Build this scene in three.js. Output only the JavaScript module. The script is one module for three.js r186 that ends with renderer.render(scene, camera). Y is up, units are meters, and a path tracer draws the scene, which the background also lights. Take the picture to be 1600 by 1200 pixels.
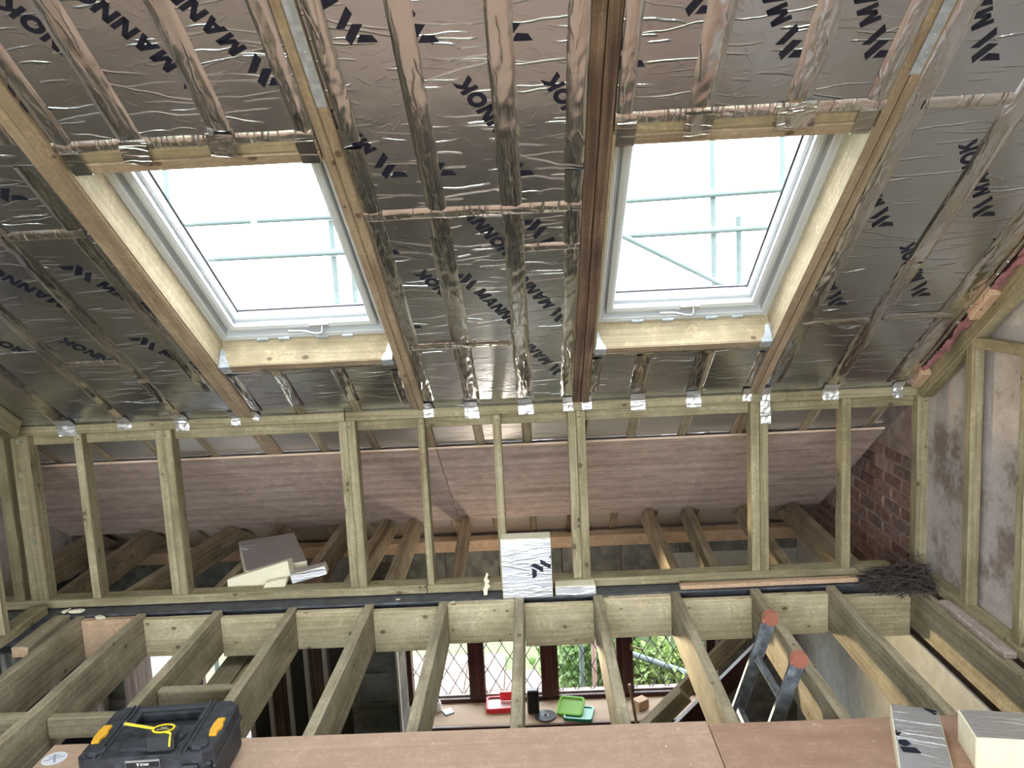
import * as THREE from 'three';
import { mergeGeometries } from 'three/addons/utils/BufferGeometryUtils.js';
import { RoundedBoxGeometry } from 'three/addons/geometries/RoundedBoxGeometry.js';

// ---------- camera, sky, exposure ----------
const scene = new THREE.Scene();
const camera = new THREE.PerspectiveCamera(49.66, 4 / 3, 0.05, 400);
camera.rotation.order = 'YXZ';
camera.position.set(0, 1.706, 0);
camera.rotation.set(-0.138495, 0.025162, -0.050382);
scene.add(camera);
const renderer = new THREE.WebGLRenderer({ antialias: true });
renderer.shadowMap.enabled = true;
renderer.toneMapping = THREE.LinearToneMapping;
renderer.toneMappingExposure = 1.42;
scene.background = new THREE.Color(0.90, 0.975, 1.05);       // a bright, even overcast sky
scene.backgroundIntensity = 8.0;

// ---------- helpers ----------
function mulberry(a) { return () => { a |= 0; a = (a + 0x6d2b79f5) | 0; let t = Math.imul(a ^ (a >>> 15), 1 | a); t = (t + Math.imul(t ^ (t >>> 7), 61 | t)) ^ t; return ((t ^ (t >>> 14)) >>> 0) / 4294967296; }; }
const rnd = mulberry(20240611);
const rr = (a, b) => a + (b - a) * rnd();
const V = (x, y, z) => new THREE.Vector3(x, y, z);
const used = new Map();
function numbered(n) { const k = used.get(n) ?? 0; used.set(n, k + 1); return k ? n + '_' + String(k).padStart(3, '0') : n; }
function tag(o, label, category, group, kind) {
  if (label) o.userData.label = label;
  if (category) o.userData.category = category;
  if (group) o.userData.group = group;
  if (kind) o.userData.kind = kind;
  return o;
}
function thing(name, label, category, group, kind) { const g = new THREE.Group(); g.name = numbered(name); scene.add(g); return tag(g, label, category, group, kind); }
function mesh(name, geo, mat, parent) {
  const m = new THREE.Mesh(geo, mat);
  m.castShadow = m.receiveShadow = true;
  m.name = parent === scene ? numbered(name) : name;
  if (parent !== scene) { const c = (parent.userData._n ??= {}); const k = c[name] ?? 0; c[name] = k + 1; if (k) m.name = name + '_' + String(k).padStart(3, '0'); }
  parent.add(m);
  return m;
}
const solo = (name, geo, mat, label, category, group, kind) => tag(mesh(name, geo, mat, scene), label, category, group, kind);
const ORD = ['first', 'second', 'third', 'fourth', 'fifth', 'sixth', 'seventh', 'eighth', 'ninth', 'tenth', 'eleventh', 'twelfth', 'thirteenth', 'fourteenth', 'fifteenth', 'sixteenth'];

// A box with chamfered edges, centred; u runs along the grain axis in metres, v round the section.
function slab(w, h, d, c = 0.003, grain = null, u0 = null, v0 = null) {
  c = Math.min(c, w * 0.3, h * 0.3, d * 0.3);
  const S = [w / 2, h / 2, d / 2], g = grain ?? (w >= h && w >= d ? 0 : h >= d ? 1 : 2);
  const a = (g + 1) % 3, b = (g + 2) % 3, ou = u0 ?? rr(0, 20), ov = v0 ?? rr(0, 20);
  const P = [], N = [], T = [];
  const uvOf = (p, n) => { const an = Math.abs(n[a]), bn = Math.abs(n[b]), gn = Math.abs(n[g]); if (gn > 0.9) return [ou + p[a] * 0.25, ov + p[b]]; return an >= bn ? [ou + p[g], ov + p[b] + (n[a] > 0 ? 0 : 2 * S[b] + 2 * S[a])] : [ou + p[g], ov + p[a] + S[b] + S[a] + (n[b] > 0 ? 0 : 2 * S[b] + 2 * S[a])]; };
  const tri = (x, y, z, n) => { const e1 = y.map((q, i) => q - x[i]), e2 = z.map((q, i) => q - x[i]); const cr = [e1[1] * e2[2] - e1[2] * e2[1], e1[2] * e2[0] - e1[0] * e2[2], e1[0] * e2[1] - e1[1] * e2[0]]; const l = cr[0] * n[0] + cr[1] * n[1] + cr[2] * n[2] < 0 ? [x, z, y] : [x, y, z]; for (const p of l) { P.push(...p); N.push(...n); T.push(...uvOf(p, n)); } };
  for (let ax = 0; ax < 3; ax++) for (const s of [-1, 1]) {
    const i = (ax + 1) % 3, j = (ax + 2) % 3, n = [0, 0, 0]; n[ax] = s;
    const q = (si, sj) => { const p = [0, 0, 0]; p[ax] = s * S[ax]; p[i] = si * (S[i] - c); p[j] = sj * (S[j] - c); return p; };
    tri(q(-1, -1), q(1, -1), q(1, 1), n); tri(q(-1, -1), q(1, 1), q(-1, 1), n);
  }
  const r2 = Math.SQRT1_2, r3 = 1 / Math.sqrt(3);
  for (let ax = 0; ax < 3; ax++) for (const si of [-1, 1]) for (const sj of [-1, 1]) {
    const i = (ax + 1) % 3, j = (ax + 2) % 3, n = [0, 0, 0]; n[i] = si * r2; n[j] = sj * r2;
    const q = (t, k) => { const p = [0, 0, 0]; p[ax] = t * (S[ax] - c); p[i] = si * (S[i] - (k ? c : 0)); p[j] = sj * (S[j] - (k ? 0 : c)); return p; };
    tri(q(-1, 0), q(1, 0), q(1, 1), n); tri(q(-1, 0), q(1, 1), q(-1, 1), n);
  }
  for (const x of [-1, 1]) for (const y of [-1, 1]) for (const z of [-1, 1]) tri([x * S[0], y * (S[1] - c), z * (S[2] - c)], [x * (S[0] - c), y * S[1], z * (S[2] - c)], [x * (S[0] - c), y * (S[1] - c), z * S[2]], [x * r3, y * r3, z * r3]);
  const geo = new THREE.BufferGeometry();
  geo.setAttribute('position', new THREE.Float32BufferAttribute(P, 3)); geo.setAttribute('normal', new THREE.Float32BufferAttribute(N, 3)); geo.setAttribute('uv', new THREE.Float32BufferAttribute(T, 2));
  return geo;
}
// Box from corner to corner.
function span(x0, x1, y0, y1, z0, z1, c, grain) { return slab(Math.abs(x1 - x0), Math.abs(y1 - y0), Math.abs(z1 - z0), c, grain).translate((x0 + x1) / 2, (y0 + y1) / 2, (z0 + z1) / 2); }
// A thing whose single mesh is a box: the mesh stands at the middle of its base.
function boxThing(name, x0, x1, y0, y1, z0, z1, mat, label, category, group, kind, c = 0.003, grain) {
  const m = solo(name, slab(Math.abs(x1 - x0), Math.abs(y1 - y0), Math.abs(z1 - z0), c, grain).translate(0, Math.abs(y1 - y0) / 2, 0), mat, label, category, group, kind);
  m.position.set((x0 + x1) / 2, Math.min(y0, y1), (z0 + z1) / 2);
  return m;
}
const strip = (g) => { const q = g.index ? g.toNonIndexed() : g; for (const k of Object.keys(q.attributes)) if (!['position', 'normal', 'uv'].includes(k)) q.deleteAttribute(k); return q; };
const merge = (l) => mergeGeometries(l.map(strip));
// Convex polygons in a plane -> thin prism lying in z (front at z = t).
function prism(polys, t = 0.0006) {
  const P = [];
  for (const p of polys) {
    let A = 0; for (let i = 0; i < p.length; i++) { const q = p[(i + 1) % p.length]; A += p[i][0] * q[1] - q[0] * p[i][1]; }
    const k = A < 0 ? [...p].reverse() : p;
    for (let i = 1; i + 1 < k.length; i++) P.push(...k[0], t, ...k[i], t, ...k[i + 1], t);
  }
  const g = new THREE.BufferGeometry(); g.setAttribute('position', new THREE.Float32BufferAttribute(P, 3)); g.computeVertexNormals();
  g.setAttribute('uv', new THREE.Float32BufferAttribute(P.filter((_, i) => i % 3 < 2), 2));
  return g;
}
function clipPoly(p, x0, x1, y0, y1) {
  for (const [ax, lim, sg] of [[0, x0, 1], [0, x1, -1], [1, y0, 1], [1, y1, -1]]) {
    const out = [];
    for (let i = 0; i < p.length; i++) {
      const a = p[i], b = p[(i + 1) % p.length], da = (a[ax] - lim) * sg, db = (b[ax] - lim) * sg;
      if (da >= 0) out.push(a);
      if (da * db < 0) { const t = da / (da - db); out.push([a[0] + (b[0] - a[0]) * t, a[1] + (b[1] - a[1]) * t]); }
    }
    p = out; if (p.length < 3) return null;
  }
  return p;
}
function extrude(pts, depth, bevel = 0, holes = []) {
  const sh = new THREE.Shape(pts.map((p) => new THREE.Vector2(...p)));
  for (const h of holes) sh.holes.push(new THREE.Path(h.map((p) => new THREE.Vector2(...p))));
  return new THREE.ExtrudeGeometry(sh, { depth, bevelEnabled: bevel > 0, bevelThickness: bevel, bevelSize: bevel, bevelOffset: -bevel, bevelSegments: 1, curveSegments: 10 });
}
function tube(a, b, r, seg = 14) { const d = b.clone().sub(a), g = new THREE.CylinderGeometry(r, r, d.length(), seg); g.applyQuaternion(new THREE.Quaternion().setFromUnitVectors(V(0, 1, 0), d.clone().normalize())); const m = a.clone().add(b).multiplyScalar(0.5); return g.translate(m.x, m.y, m.z); }

// ---------- procedural textures ----------
function noiseGrid(nx, ny, seed) { const r = mulberry(seed), d = new Float32Array(nx * ny); for (let i = 0; i < d.length; i++) d[i] = r(); return (x, y) => { const xi = Math.floor(x), yi = Math.floor(y); let fx = x - xi, fy = y - yi; fx = fx * fx * (3 - 2 * fx); fy = fy * fy * (3 - 2 * fy); const X0 = ((xi % nx) + nx) % nx, X1 = (X0 + 1) % nx, Y0 = ((yi % ny) + ny) % ny, Y1 = (Y0 + 1) % ny; const a = d[Y0 * nx + X0], b = d[Y0 * nx + X1], c = d[Y1 * nx + X0], e = d[Y1 * nx + X1]; return a + (b - a) * fx + (c - a) * fy + (a - b - c + e) * fx * fy; }; }
const lin = (h) => { const c = new THREE.Color(h).convertLinearToSRGB(); return [c.r * 255, c.g * 255, c.b * 255]; };
function texFrom(W, H, f, srgb = true) {
  const d = new Uint8Array(W * H * 4);
  for (let y = 0; y < H; y++) for (let x = 0; x < W; x++) { const c = f(x / W, y / H), o = (y * W + x) * 4; d[o] = Math.max(0, Math.min(255, c[0])); d[o + 1] = Math.max(0, Math.min(255, c[1])); d[o + 2] = Math.max(0, Math.min(255, c[2])); d[o + 3] = 255; }
  const t = new THREE.DataTexture(d, W, H, THREE.RGBAFormat); t.magFilter = THREE.LinearFilter; t.minFilter = THREE.LinearMipmapLinearFilter; t.generateMipmaps = true; t.wrapS = t.wrapT = THREE.RepeatWrapping; if (srgb) t.colorSpace = THREE.SRGBColorSpace; t.needsUpdate = true;
  return t;
}
// Sawn timber: u along the grain (LU metres per repeat), v across (LV metres per repeat).
function woodTex(seed, base, dark, light, o = {}) {
  const LU = 2.4, LV = 0.6, { knots = 16, streak = 0.68, blotch = 0.85, rings = 36, dust = 0.2, W = 1536, H = 768 } = o;
  const r = mulberry(seed), n1 = noiseGrid(6, 90, seed + 1), n2 = noiseGrid(14, 240, seed + 2), n3 = noiseGrid(15, 9, seed + 3), n4 = noiseGrid(256, 64, seed + 4), n5 = noiseGrid(5, 12, seed + 5), n6 = noiseGrid(60, 16, seed + 9);
  const K = Array.from({ length: knots }, () => [r() * LU, r() * LV, 0.006 + r() * 0.012]);
  const B = lin(base), D = lin(dark), L = lin(light), KN = B.map((x, i) => x * 0.52 + [22, 10, 0][i] * 0.6);
  return texFrom(W, H, (u, v) => {
    const x = u * LU, y = v * LV;
    let warp = 0, kn = 0, halo = 0;
    for (const [kx, ky, kr] of K) {
      let dx = Math.abs(x - kx); dx = Math.min(dx, LU - dx); if (dx > 0.14) continue;
      let dy = y - ky; if (dy > LV / 2) dy -= LV; if (dy < -LV / 2) dy += LV; if (Math.abs(dy) > 0.08) continue;
      const q = (dx * dx) / (kr * kr * 5) + (dy * dy) / (kr * kr); warp += Math.sign(dy) * kr * 1.3 * Math.exp(-q * 0.25); halo += Math.exp(-q * 0.35); const e = (dx * dx) / (kr * kr * 1.5) + (dy * dy) / (kr * kr * 0.8); kn = Math.max(kn, 1 - Math.min(1, Math.max(0, (Math.sqrt(e) - 0.55) / 0.35)));
    }
    const yy = (y - warp) / LV + (n5(u * 5, v * 12) - 0.5) * 0.035;
    const ring = 0.5 + 0.5 * Math.sin((yy * rings + n1(u * 6, yy * 90) * 1.2) * Math.PI * 2 * 0.5);
    const g = 0.45 * n1(u * 6, yy * 90) + 0.35 * n2(u * 14, yy * 240) + 0.35 * ring * ring - 0.55;
    const b = 0.6 * n3(u * 15, v * 9) + 0.4 * n5(u * 5, v * 12) - 0.5, dd = n4(u * 256, v * 64) * n6(u * 60, v * 16);
    const t = g * streak * 2 + b * blotch * 2;
    const out = [0, 0, 0];
    for (let c = 0; c < 3; c++) { let k = t < 0 ? B[c] + (D[c] - B[c]) * Math.min(1, -t) : B[c] + (L[c] - B[c]) * Math.min(1, t); k += (D[c] - k) * Math.min(0.5, halo * 0.28); k += (KN[c] - k) * kn * 0.9; k *= 1 - dust * (0.5 - dd); out[c] = k; }
    return out;
  });
}
const scaleUV = (t, su, sv) => { t.repeat.set(su, sv); return t; };
const C = (r, g, b) => new THREE.Color().setRGB(r, g, b);
function woodMat(seed, base, dark, light, o) { const t = scaleUV(woodTex(seed, base, dark, light, o), 1 / 2.4, 1 / 0.6); return new THREE.MeshStandardMaterial({ map: t, roughness: o?.rough ?? 0.78, bumpMap: t, bumpScale: 0.0012 }); }
const M = {};
M.stud = woodMat(11, C(0.335, 0.28, 0.160), C(0.19, 0.15, 0.075), C(0.47, 0.405, 0.26), { knots: 20 });
M.joist = woodMat(12, C(0.37, 0.312, 0.205), C(0.21, 0.17, 0.105), C(0.49, 0.42, 0.29), { knots: 16 });
M.noggin = woodMat(13, C(0.62, 0.525, 0.33), C(0.43, 0.34, 0.19), C(0.74, 0.645, 0.44), { knots: 34 });
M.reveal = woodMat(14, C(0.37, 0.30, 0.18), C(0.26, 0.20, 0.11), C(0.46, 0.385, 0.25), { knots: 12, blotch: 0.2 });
M.rafter = woodMat(15, C(0.37, 0.275, 0.18), C(0.23, 0.16, 0.1), C(0.48, 0.37, 0.25), { knots: 14 });
M.oldwood = woodMat(16, C(0.155, 0.095, 0.062), C(0.06, 0.035, 0.024), C(0.30, 0.20, 0.13), { knots: 8, streak: 0.9 });
M.eave = woodMat(17, C(0.34, 0.265, 0.165), C(0.18, 0.13, 0.08), C(0.47, 0.38, 0.25), { knots: 14 });
M.ply = woodMat(18, C(0.53, 0.395, 0.325), C(0.33, 0.225, 0.18), C(0.66, 0.52, 0.44), { knots: 0, rings: 9, streak: 0.75, blotch: 0.5 });
M.deck = woodMat(19, C(0.475, 0.32, 0.225), C(0.37, 0.235, 0.155), C(0.565, 0.405, 0.305), { knots: 0, rings: 10, streak: 0.3, blotch: 0.35, dust: 0.12 });
M.deck2 = woodMat(20, C(0.39, 0.235, 0.16), C(0.28, 0.155, 0.1), C(0.49, 0.325, 0.235), { knots: 0, rings: 10, streak: 0.3, blotch: 0.5, dust: 0.14 });
M.peach = woodMat(21, C(0.62, 0.42, 0.27), C(0.5, 0.32, 0.19), C(0.72, 0.52, 0.36), { knots: 3, streak: 0.25 });
M.plyEdge = new THREE.MeshStandardMaterial({ color: C(0.62, 0.46, 0.33), roughness: 0.8 });

// Crumpled foil: height in a float texture, 1.6 m square.
function foilHeight(seed, long, small, N = 1024, L = 1.6, vertical = false) {
  const r = mulberry(seed), h = new Float32Array(N * N), px = N / L, n1 = noiseGrid(12, 12, seed + 1), n2 = noiseGrid(40, 40, seed + 2);
  const stamp = (x, y, amp, sg, dirY) => { const R = Math.ceil(Math.abs(sg) * (sg < 0 ? 1 : 3) * px), cx = x * px, cy = y * px; for (let j = -R; j <= R; j++) for (let i = -1; i <= 1; i++) { const X = Math.round(cx) + (dirY ? j : i), Y = Math.round(cy) + (dirY ? i : j); const d = (dirY ? X - cx : Y - cy) / px; const w = Math.abs(i) ? 0.0 : 1; if (!w) continue; const o = (((Y % N) + N) % N) * N + (((X % N) + N) % N); const v = sg < 0 ? amp * Math.max(0, 1 + Math.abs(d) / sg) : amp * Math.exp(-(d * d) / (2 * sg * sg)); if (Math.abs(v) > Math.abs(h[o])) h[o] = v; } };
  const line = (len, ang, amp, sg, wob) => { let x = r() * L, y = r() * L, a = ang; const st = 1 / px, n = Math.floor(len / st), a0 = a, vert = Math.abs(Math.sin(a)) > 0.72; let k = amp; for (let i = 0; i < n; i++) { const t = i / n; a += (r() - 0.5) * wob; a += (a0 - a) * 0.03; x += Math.cos(a) * st; y += Math.sin(a) * st; k += (amp * (0.4 + r() * 1.2) - k) * 0.05; stamp(x, y, k * Math.min(1, 6 * t, 6 * (1 - t)), sg, vert); } };
  const V0 = vertical ? Math.PI / 2 : 0;
  for (let i = 0; i < small; i++) line(0.012 + r() * 0.05, V0 + (r() - 0.5) * 1.5, (0.08 + r() * 0.26) * 0.001 * (r() < 0.3 ? -1 : 1), 0.0024, 0.4);
  for (let i = 0; i < long; i++) { const w = 0.0024 + r() * 0.0026; line(0.06 + r() * r() * 0.5, V0 + (r() - 0.5) * 0.16, w * (r() < 0.45 ? 0.3 + r() * 0.4 : 0.75 + r() * 0.8), -w, 0.13); }
  let mn = 1e9, mx = -1e9;
  for (let y = 0; y < N; y++) for (let x = 0; x < N; x++) { const o = y * N + x; h[o] += 0.0010 * (n1((x / N) * 12, (y / N) * 12) - 0.5) + 0.0005 * (n2((x / N) * 40, (y / N) * 40) - 0.5); mn = Math.min(mn, h[o]); mx = Math.max(mx, h[o]); }
  for (let i = 0; i < h.length; i++) h[i] = (h[i] - mn) / (mx - mn);
  const t = new THREE.DataTexture(h, N, N, THREE.RedFormat, THREE.FloatType); t.magFilter = THREE.LinearFilter; t.wrapS = t.wrapT = THREE.RepeatWrapping; t.needsUpdate = true; t.repeat.set(1 / L, 1 / L);
  return [t, mx - mn];
}
const [foilTex, foilAmp] = foilHeight(5, 260, 1500);
const [streakTex, streakAmp] = foilHeight(7, 170, 700, 1024, 0.8, true);
const [tapeTex, tapeAmp] = foilHeight(6, 150, 2200, 1024, 0.8);
M.foil = new THREE.MeshStandardMaterial({ color: C(0.64, 0.68, 0.74), metalness: 1, roughness: 0.27, bumpMap: foilTex, bumpScale: foilAmp * 1.0 });
M.tape = new THREE.MeshStandardMaterial({ color: C(0.73, 0.735, 0.75), metalness: 1, roughness: 0.17, bumpMap: streakTex, bumpScale: streakAmp * 0.22 });
M.tapeCrumple = new THREE.MeshStandardMaterial({ color: C(0.86, 0.85, 0.84), metalness: 1, roughness: 0.22, bumpMap: tapeTex, bumpScale: tapeAmp * 0.9 });
M.tab = new THREE.MeshStandardMaterial({ color: C(0.9, 0.9, 0.91), metalness: 1, roughness: 0.38, bumpMap: tapeTex, bumpScale: tapeAmp * 0.8 });
M.foilBlock = new THREE.MeshStandardMaterial({ color: C(0.86, 0.87, 0.90), metalness: 1, roughness: 0.42, bumpMap: tapeTex, bumpScale: tapeAmp * 0.6 });
M.foilEaveLit = new THREE.MeshStandardMaterial({ color: C(0.80, 0.79, 0.78), metalness: 1, roughness: 0.42, bumpMap: tapeTex, bumpScale: tapeAmp * 0.55 });  // lit copy of the foil: brighter eaves light put into its colour
M.print = new THREE.MeshStandardMaterial({ color: C(0.008, 0.011, 0.026), roughness: 0.42 });
{ // cream rigid foam
  const n1 = noiseGrid(64, 64, 31), n2 = noiseGrid(256, 256, 32), c = lin(C(0.80, 0.74, 0.55));
  const t = scaleUV(texFrom(512, 512, (u, v) => { const k = 0.94 + 0.07 * n1(u * 64, v * 64) + 0.03 * n2(u * 256, v * 256); return c.map((x) => x * k); }), 3, 3);
  M.foam = new THREE.MeshStandardMaterial({ map: t, roughness: 0.95, bumpMap: t, bumpScale: 0.0008 });
}
{ // rough gable wall: pale plaster over stains
  const n1 = noiseGrid(7, 7, 41), n2 = noiseGrid(19, 19, 42), n3 = noiseGrid(61, 61, 43), n4 = noiseGrid(200, 200, 44);
  const A = lin(C(0.44, 0.385, 0.345)), B = lin(C(0.17, 0.125, 0.10)), D = lin(C(0.58, 0.53, 0.50));
  const t = scaleUV(texFrom(1024, 1024, (u, v) => { const a = 0.5 * n1(u * 7, v * 7) + 0.3 * n2(u * 19, v * 19) + 0.2 * n3(u * 61, v * 61); const k = Math.min(1, Math.max(0, (a - 0.49) * 4)), l = Math.min(1, Math.max(0, (0.45 - a) * 4)), f = 0.95 + 0.1 * n4(u * 200, v * 200); return A.map((x, i) => (x + (B[i] - x) * k * 0.75 + (D[i] - x) * l * 0.6) * f); }), 1 / 1.3, 1 / 1.3);
  M.plaster = new THREE.MeshStandardMaterial({ map: t, roughness: 0.95, bumpMap: t, bumpScale: 0.005 });
}
const plain = (r, g, b, rough = 0.8, metal = 0) => new THREE.MeshStandardMaterial({ color: C(r, g, b), roughness: rough, metalness: metal });
function grainy(seed, c, amp, rough, L = 0.5, metal = 0) {
  const n1 = noiseGrid(12, 12, seed), n2 = noiseGrid(120, 120, seed + 1), b = lin(c);
  const t = scaleUV(texFrom(512, 512, (u, v) => { const k = 1 + amp * (0.9 * n1(u * 12, v * 12) + 0.6 * n2(u * 120, v * 120) - 0.75); return b.map((x) => x * k); }), 1 / L, 1 / L);
  return new THREE.MeshStandardMaterial({ map: t, roughness: rough, metalness: metal, bumpMap: t, bumpScale: 0.002 });
}
M.brick = [C(0.20, 0.105, 0.08), C(0.165, 0.085, 0.07), C(0.24, 0.14, 0.105), C(0.19, 0.12, 0.10)].map((c, i) => grainy(60 + i, c, 0.35, 0.92, 0.3));
M.mortar = grainy(70, C(0.30, 0.215, 0.175), 0.3, 0.95);
M.block = [grainy(71, C(0.20, 0.195, 0.18), 0.35, 0.95), grainy(72, C(0.15, 0.15, 0.13), 0.4, 0.95)];
M.skim = grainy(73, C(0.52, 0.515, 0.49), 0.12, 0.9);
M.concrete = grainy(74, C(0.20, 0.19, 0.175), 0.3, 0.95);
M.steel = grainy(75, C(0.068, 0.073, 0.085), 0.5, 0.45);
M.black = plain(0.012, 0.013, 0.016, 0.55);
M.galv = grainy(76, C(0.52, 0.57, 0.62), 0.2, 0.5, 0.2, 0.6);
M.upvc = plain(0.55, 0.57, 0.58, 0.35);
M.mahogany = woodMat(22, C(0.055, 0.014, 0.012), C(0.03, 0.008, 0.007), C(0.09, 0.025, 0.02), { knots: 0, W: 512, H: 256, rough: 0.4 });
M.glass = new THREE.MeshPhysicalMaterial({ color: 0xffffff, transmission: 1, thickness: 0, roughness: 0.0, ior: 1.45 });
M.pipe = plain(0.10, 0.13, 0.125, 0.6, 0.2);

// ---------- the roof plane ----------
const PITCH = THREE.MathUtils.degToRad(35.16), SA = Math.sin(PITCH), CA = Math.cos(PITCH);
const P0 = [0, 1.012, -4.25];
// x across, s up the slope, d into the room
const roofPt = (x, s, d = 0) => V(x, P0[1] + s * SA - d * CA, P0[2] + s * CA + d * SA);
function onRoof(o, x, s, d = 0) { o.position.copy(roofPt(x, s, d)); o.rotation.set(Math.PI / 2 - PITCH, 0, 0); return o; }
const S_TOP = 3.55, S_BOT = -2.3;

// ---------- setting: walls, floors, roof ----------
const tagS = (o) => tag(o, null, null, null, 'structure');
function shellWall(name, x0, x1, mat) {   // gable-ended wall in the (z, y) plane, from x0 to x1
  const zr = P0[2] + S_TOP * CA, yr = P0[1] + S_TOP * SA;
  const g = extrude([[-6.27, -2.62], [2.6, -2.62], [2.6, yr + 0.13], [zr, yr + 0.13], [-6.27, P0[1] + 0.13 + ((-6.27 - P0[2]) * SA) / CA]], Math.abs(x1 - x0));
  // shape (z, y) extruded along +z -> turn so that shape x is world z
  g.applyMatrix4(new THREE.Matrix4().makeBasis(V(0, 0, 1), V(0, 1, 0), V(1, 0, 0)));
  // the basis is left-handed in order, so turn the faces round
  const idx = g.index; if (!idx) { const p = g.attributes.position.array; for (const a of ['position', 'normal', 'uv']) { const t = g.attributes[a], n = t.itemSize; for (let i = 0; i < t.count; i += 3) for (let k = 0; k < n; k++) { const q = t.array[(i + 1) * n + k]; t.array[(i + 1) * n + k] = t.array[(i + 2) * n + k]; t.array[(i + 2) * n + k] = q; } } }
  g.computeVertexNormals();
  g.translate(Math.min(x0, x1), 0, 0);
  const p = g.attributes.position, uv = g.attributes.uv; for (let i = 0; i < p.count; i++) uv.setXY(i, p.getZ(i), p.getY(i) + p.getX(i));
  return mesh(name, g, mat, scene);
}
const wallRight = tagS(shellWall('wall_right', 2.03, 2.25, M.plaster));
const wallLeft = tagS(shellWall('wall_left', -3.62, -3.4, M.plaster));
tagS(mesh('floor', span(-3.6, 2.25, -2.82, -2.62, -6.3, 2.6, 0), grainy(86, C(0.06, 0.055, 0.05), 0.4, 0.9), scene));
// rear of the room: the dormer side stands open to the sky above a low wall
const wallBack = tag(new THREE.Group(), null, null, null, 'structure'); wallBack.name = 'wall_back'; scene.add(wallBack);
mesh('upstand', span(-3.4, 2.03, -2.62, 0.0, 2.3, 2.5, 0), grainy(87, C(0.10, 0.09, 0.08), 0.3, 0.9), wallBack);
mesh('beam', span(-3.4, 2.03, 2.75, 3.1, 2.3, 2.5, 0.003), M.rafter, wallBack);
for (const x of [-3.35, -0.7, 1.98]) mesh('post', span(x - 0.05, x + 0.05, 0.0, 2.75, 2.3, 2.4, 0.003), M.stud, wallBack);
const zRidge = P0[2] + S_TOP * CA, yRidge = P0[1] + S_TOP * SA;

// bricks on the right wall where the eaves show it bare, and a broken plaster patch above them
{
  const zA = -5.98, zB = -4.31, x = 2.03;
  mesh('mortar', span(x - 0.012, x + 0.02, -0.32, 0.98, zA, zB, 0), M.mortar, wallRight);
  let row = 0;
  for (let y = -0.31; y < 0.80; y += 0.0755, row++) {
    for (let z = zA + (row % 2 ? -0.11 : 0); z < zB; z += 0.2255) {
      const a = Math.max(z, zA) + 0.005, b = Math.min(z + 0.215, zB) - 0.002; if (b - a < 0.03) continue;
      if (y > 0.5 + rr(-0.1, 0.12) || y > P0[1] + 0.12 + ((a - P0[2]) * SA) / CA) continue;
      const m = mesh('brick', slab(0.03, 0.064 + rr(-0.003, 0.002), b - a, 0.006), M.brick[Math.floor(rnd() * 4)], wallRight);
      m.position.set(x - 0.002 - rr(0, 0.004), y + 0.0325, (a + b) / 2); m.rotation.set(rr(-0.012, 0.012), rr(-0.02, 0.02), 0);
    }
  }
}
// front wall: block inner leaf, wall head under the plate, window openings
const wallFront = tag(new THREE.Group(), null, null, null, 'structure'); wallFront.name = 'wall_front'; scene.add(wallFront);
const blockWall = (x0, x1, y0, y1, bw = 0.44, bh = 0.215) => {
  mesh('joint_backing', span(x0, x1, y0, y1, -6.25, -5.985, 0), M.mortar, wallFront);
  let r = 0;
  for (let y = y1; y > y0 + 0.02; y -= bh, r++) for (let x = x0 - (r % 2 ? bw / 2 : 0); x < x1; x += bw) {
    const a = Math.max(x, x0) + 0.004, b = Math.min(x + bw, x1) - 0.004, c = Math.max(y - bh, y0) + 0.004; if (b - a < 0.03 || y - 0.004 - c < 0.03) continue;
    mesh('block', span(a, b, c, y - 0.004, -6.2, -5.97 - rr(0, 0.004), 0.003), M.block[rnd() < 0.6 ? 0 : 1], wallFront);
  }
};
const WX0 = -1.16, WX1 = 1.30, WY0 = -1.64, WY1 = -0.62;      // leaded window opening
const LX0 = -3.2, LX1 = -2.2, LY0 = -1.9, LY1 = -0.72;      // window at the left
mesh('eaves_filler', span(-3.4, 2.03, -0.42, -0.17, -6.27, -6.10, 0), M.mortar, wallFront);
mesh('render_coat', span(0.9, 1.9, -0.62, -0.45, -5.969, -5.962, 0.002), M.skim, wallFront);
blockWall(-3.4, LX0, -2.62, -0.37); blockWall(LX1, WX0, -2.62, -0.37); blockWall(WX1, 2.03, -2.62, -0.37);
blockWall(WX0, WX1, -2.62, WY0); blockWall(WX0, WX1, WY1, -0.37); blockWall(LX0, LX1, -2.62, LY0); blockWall(LX0, LX1, LY1, -0.37);
tagS(mesh('wall_lining', span(1.9, 1.915, -2.62, -0.285, -5.97, 1.0, 0.002), M.skim, scene));   // plastered lining below joist level
// wall plate under the rafter feet
boxThing('wall_plate', -3.38, 2.0, -0.37, -0.285, -6.07, -5.95, M.peach, 'long timber wall plate on top of the grey block wall under the eaves', 'wall plate');

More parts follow.
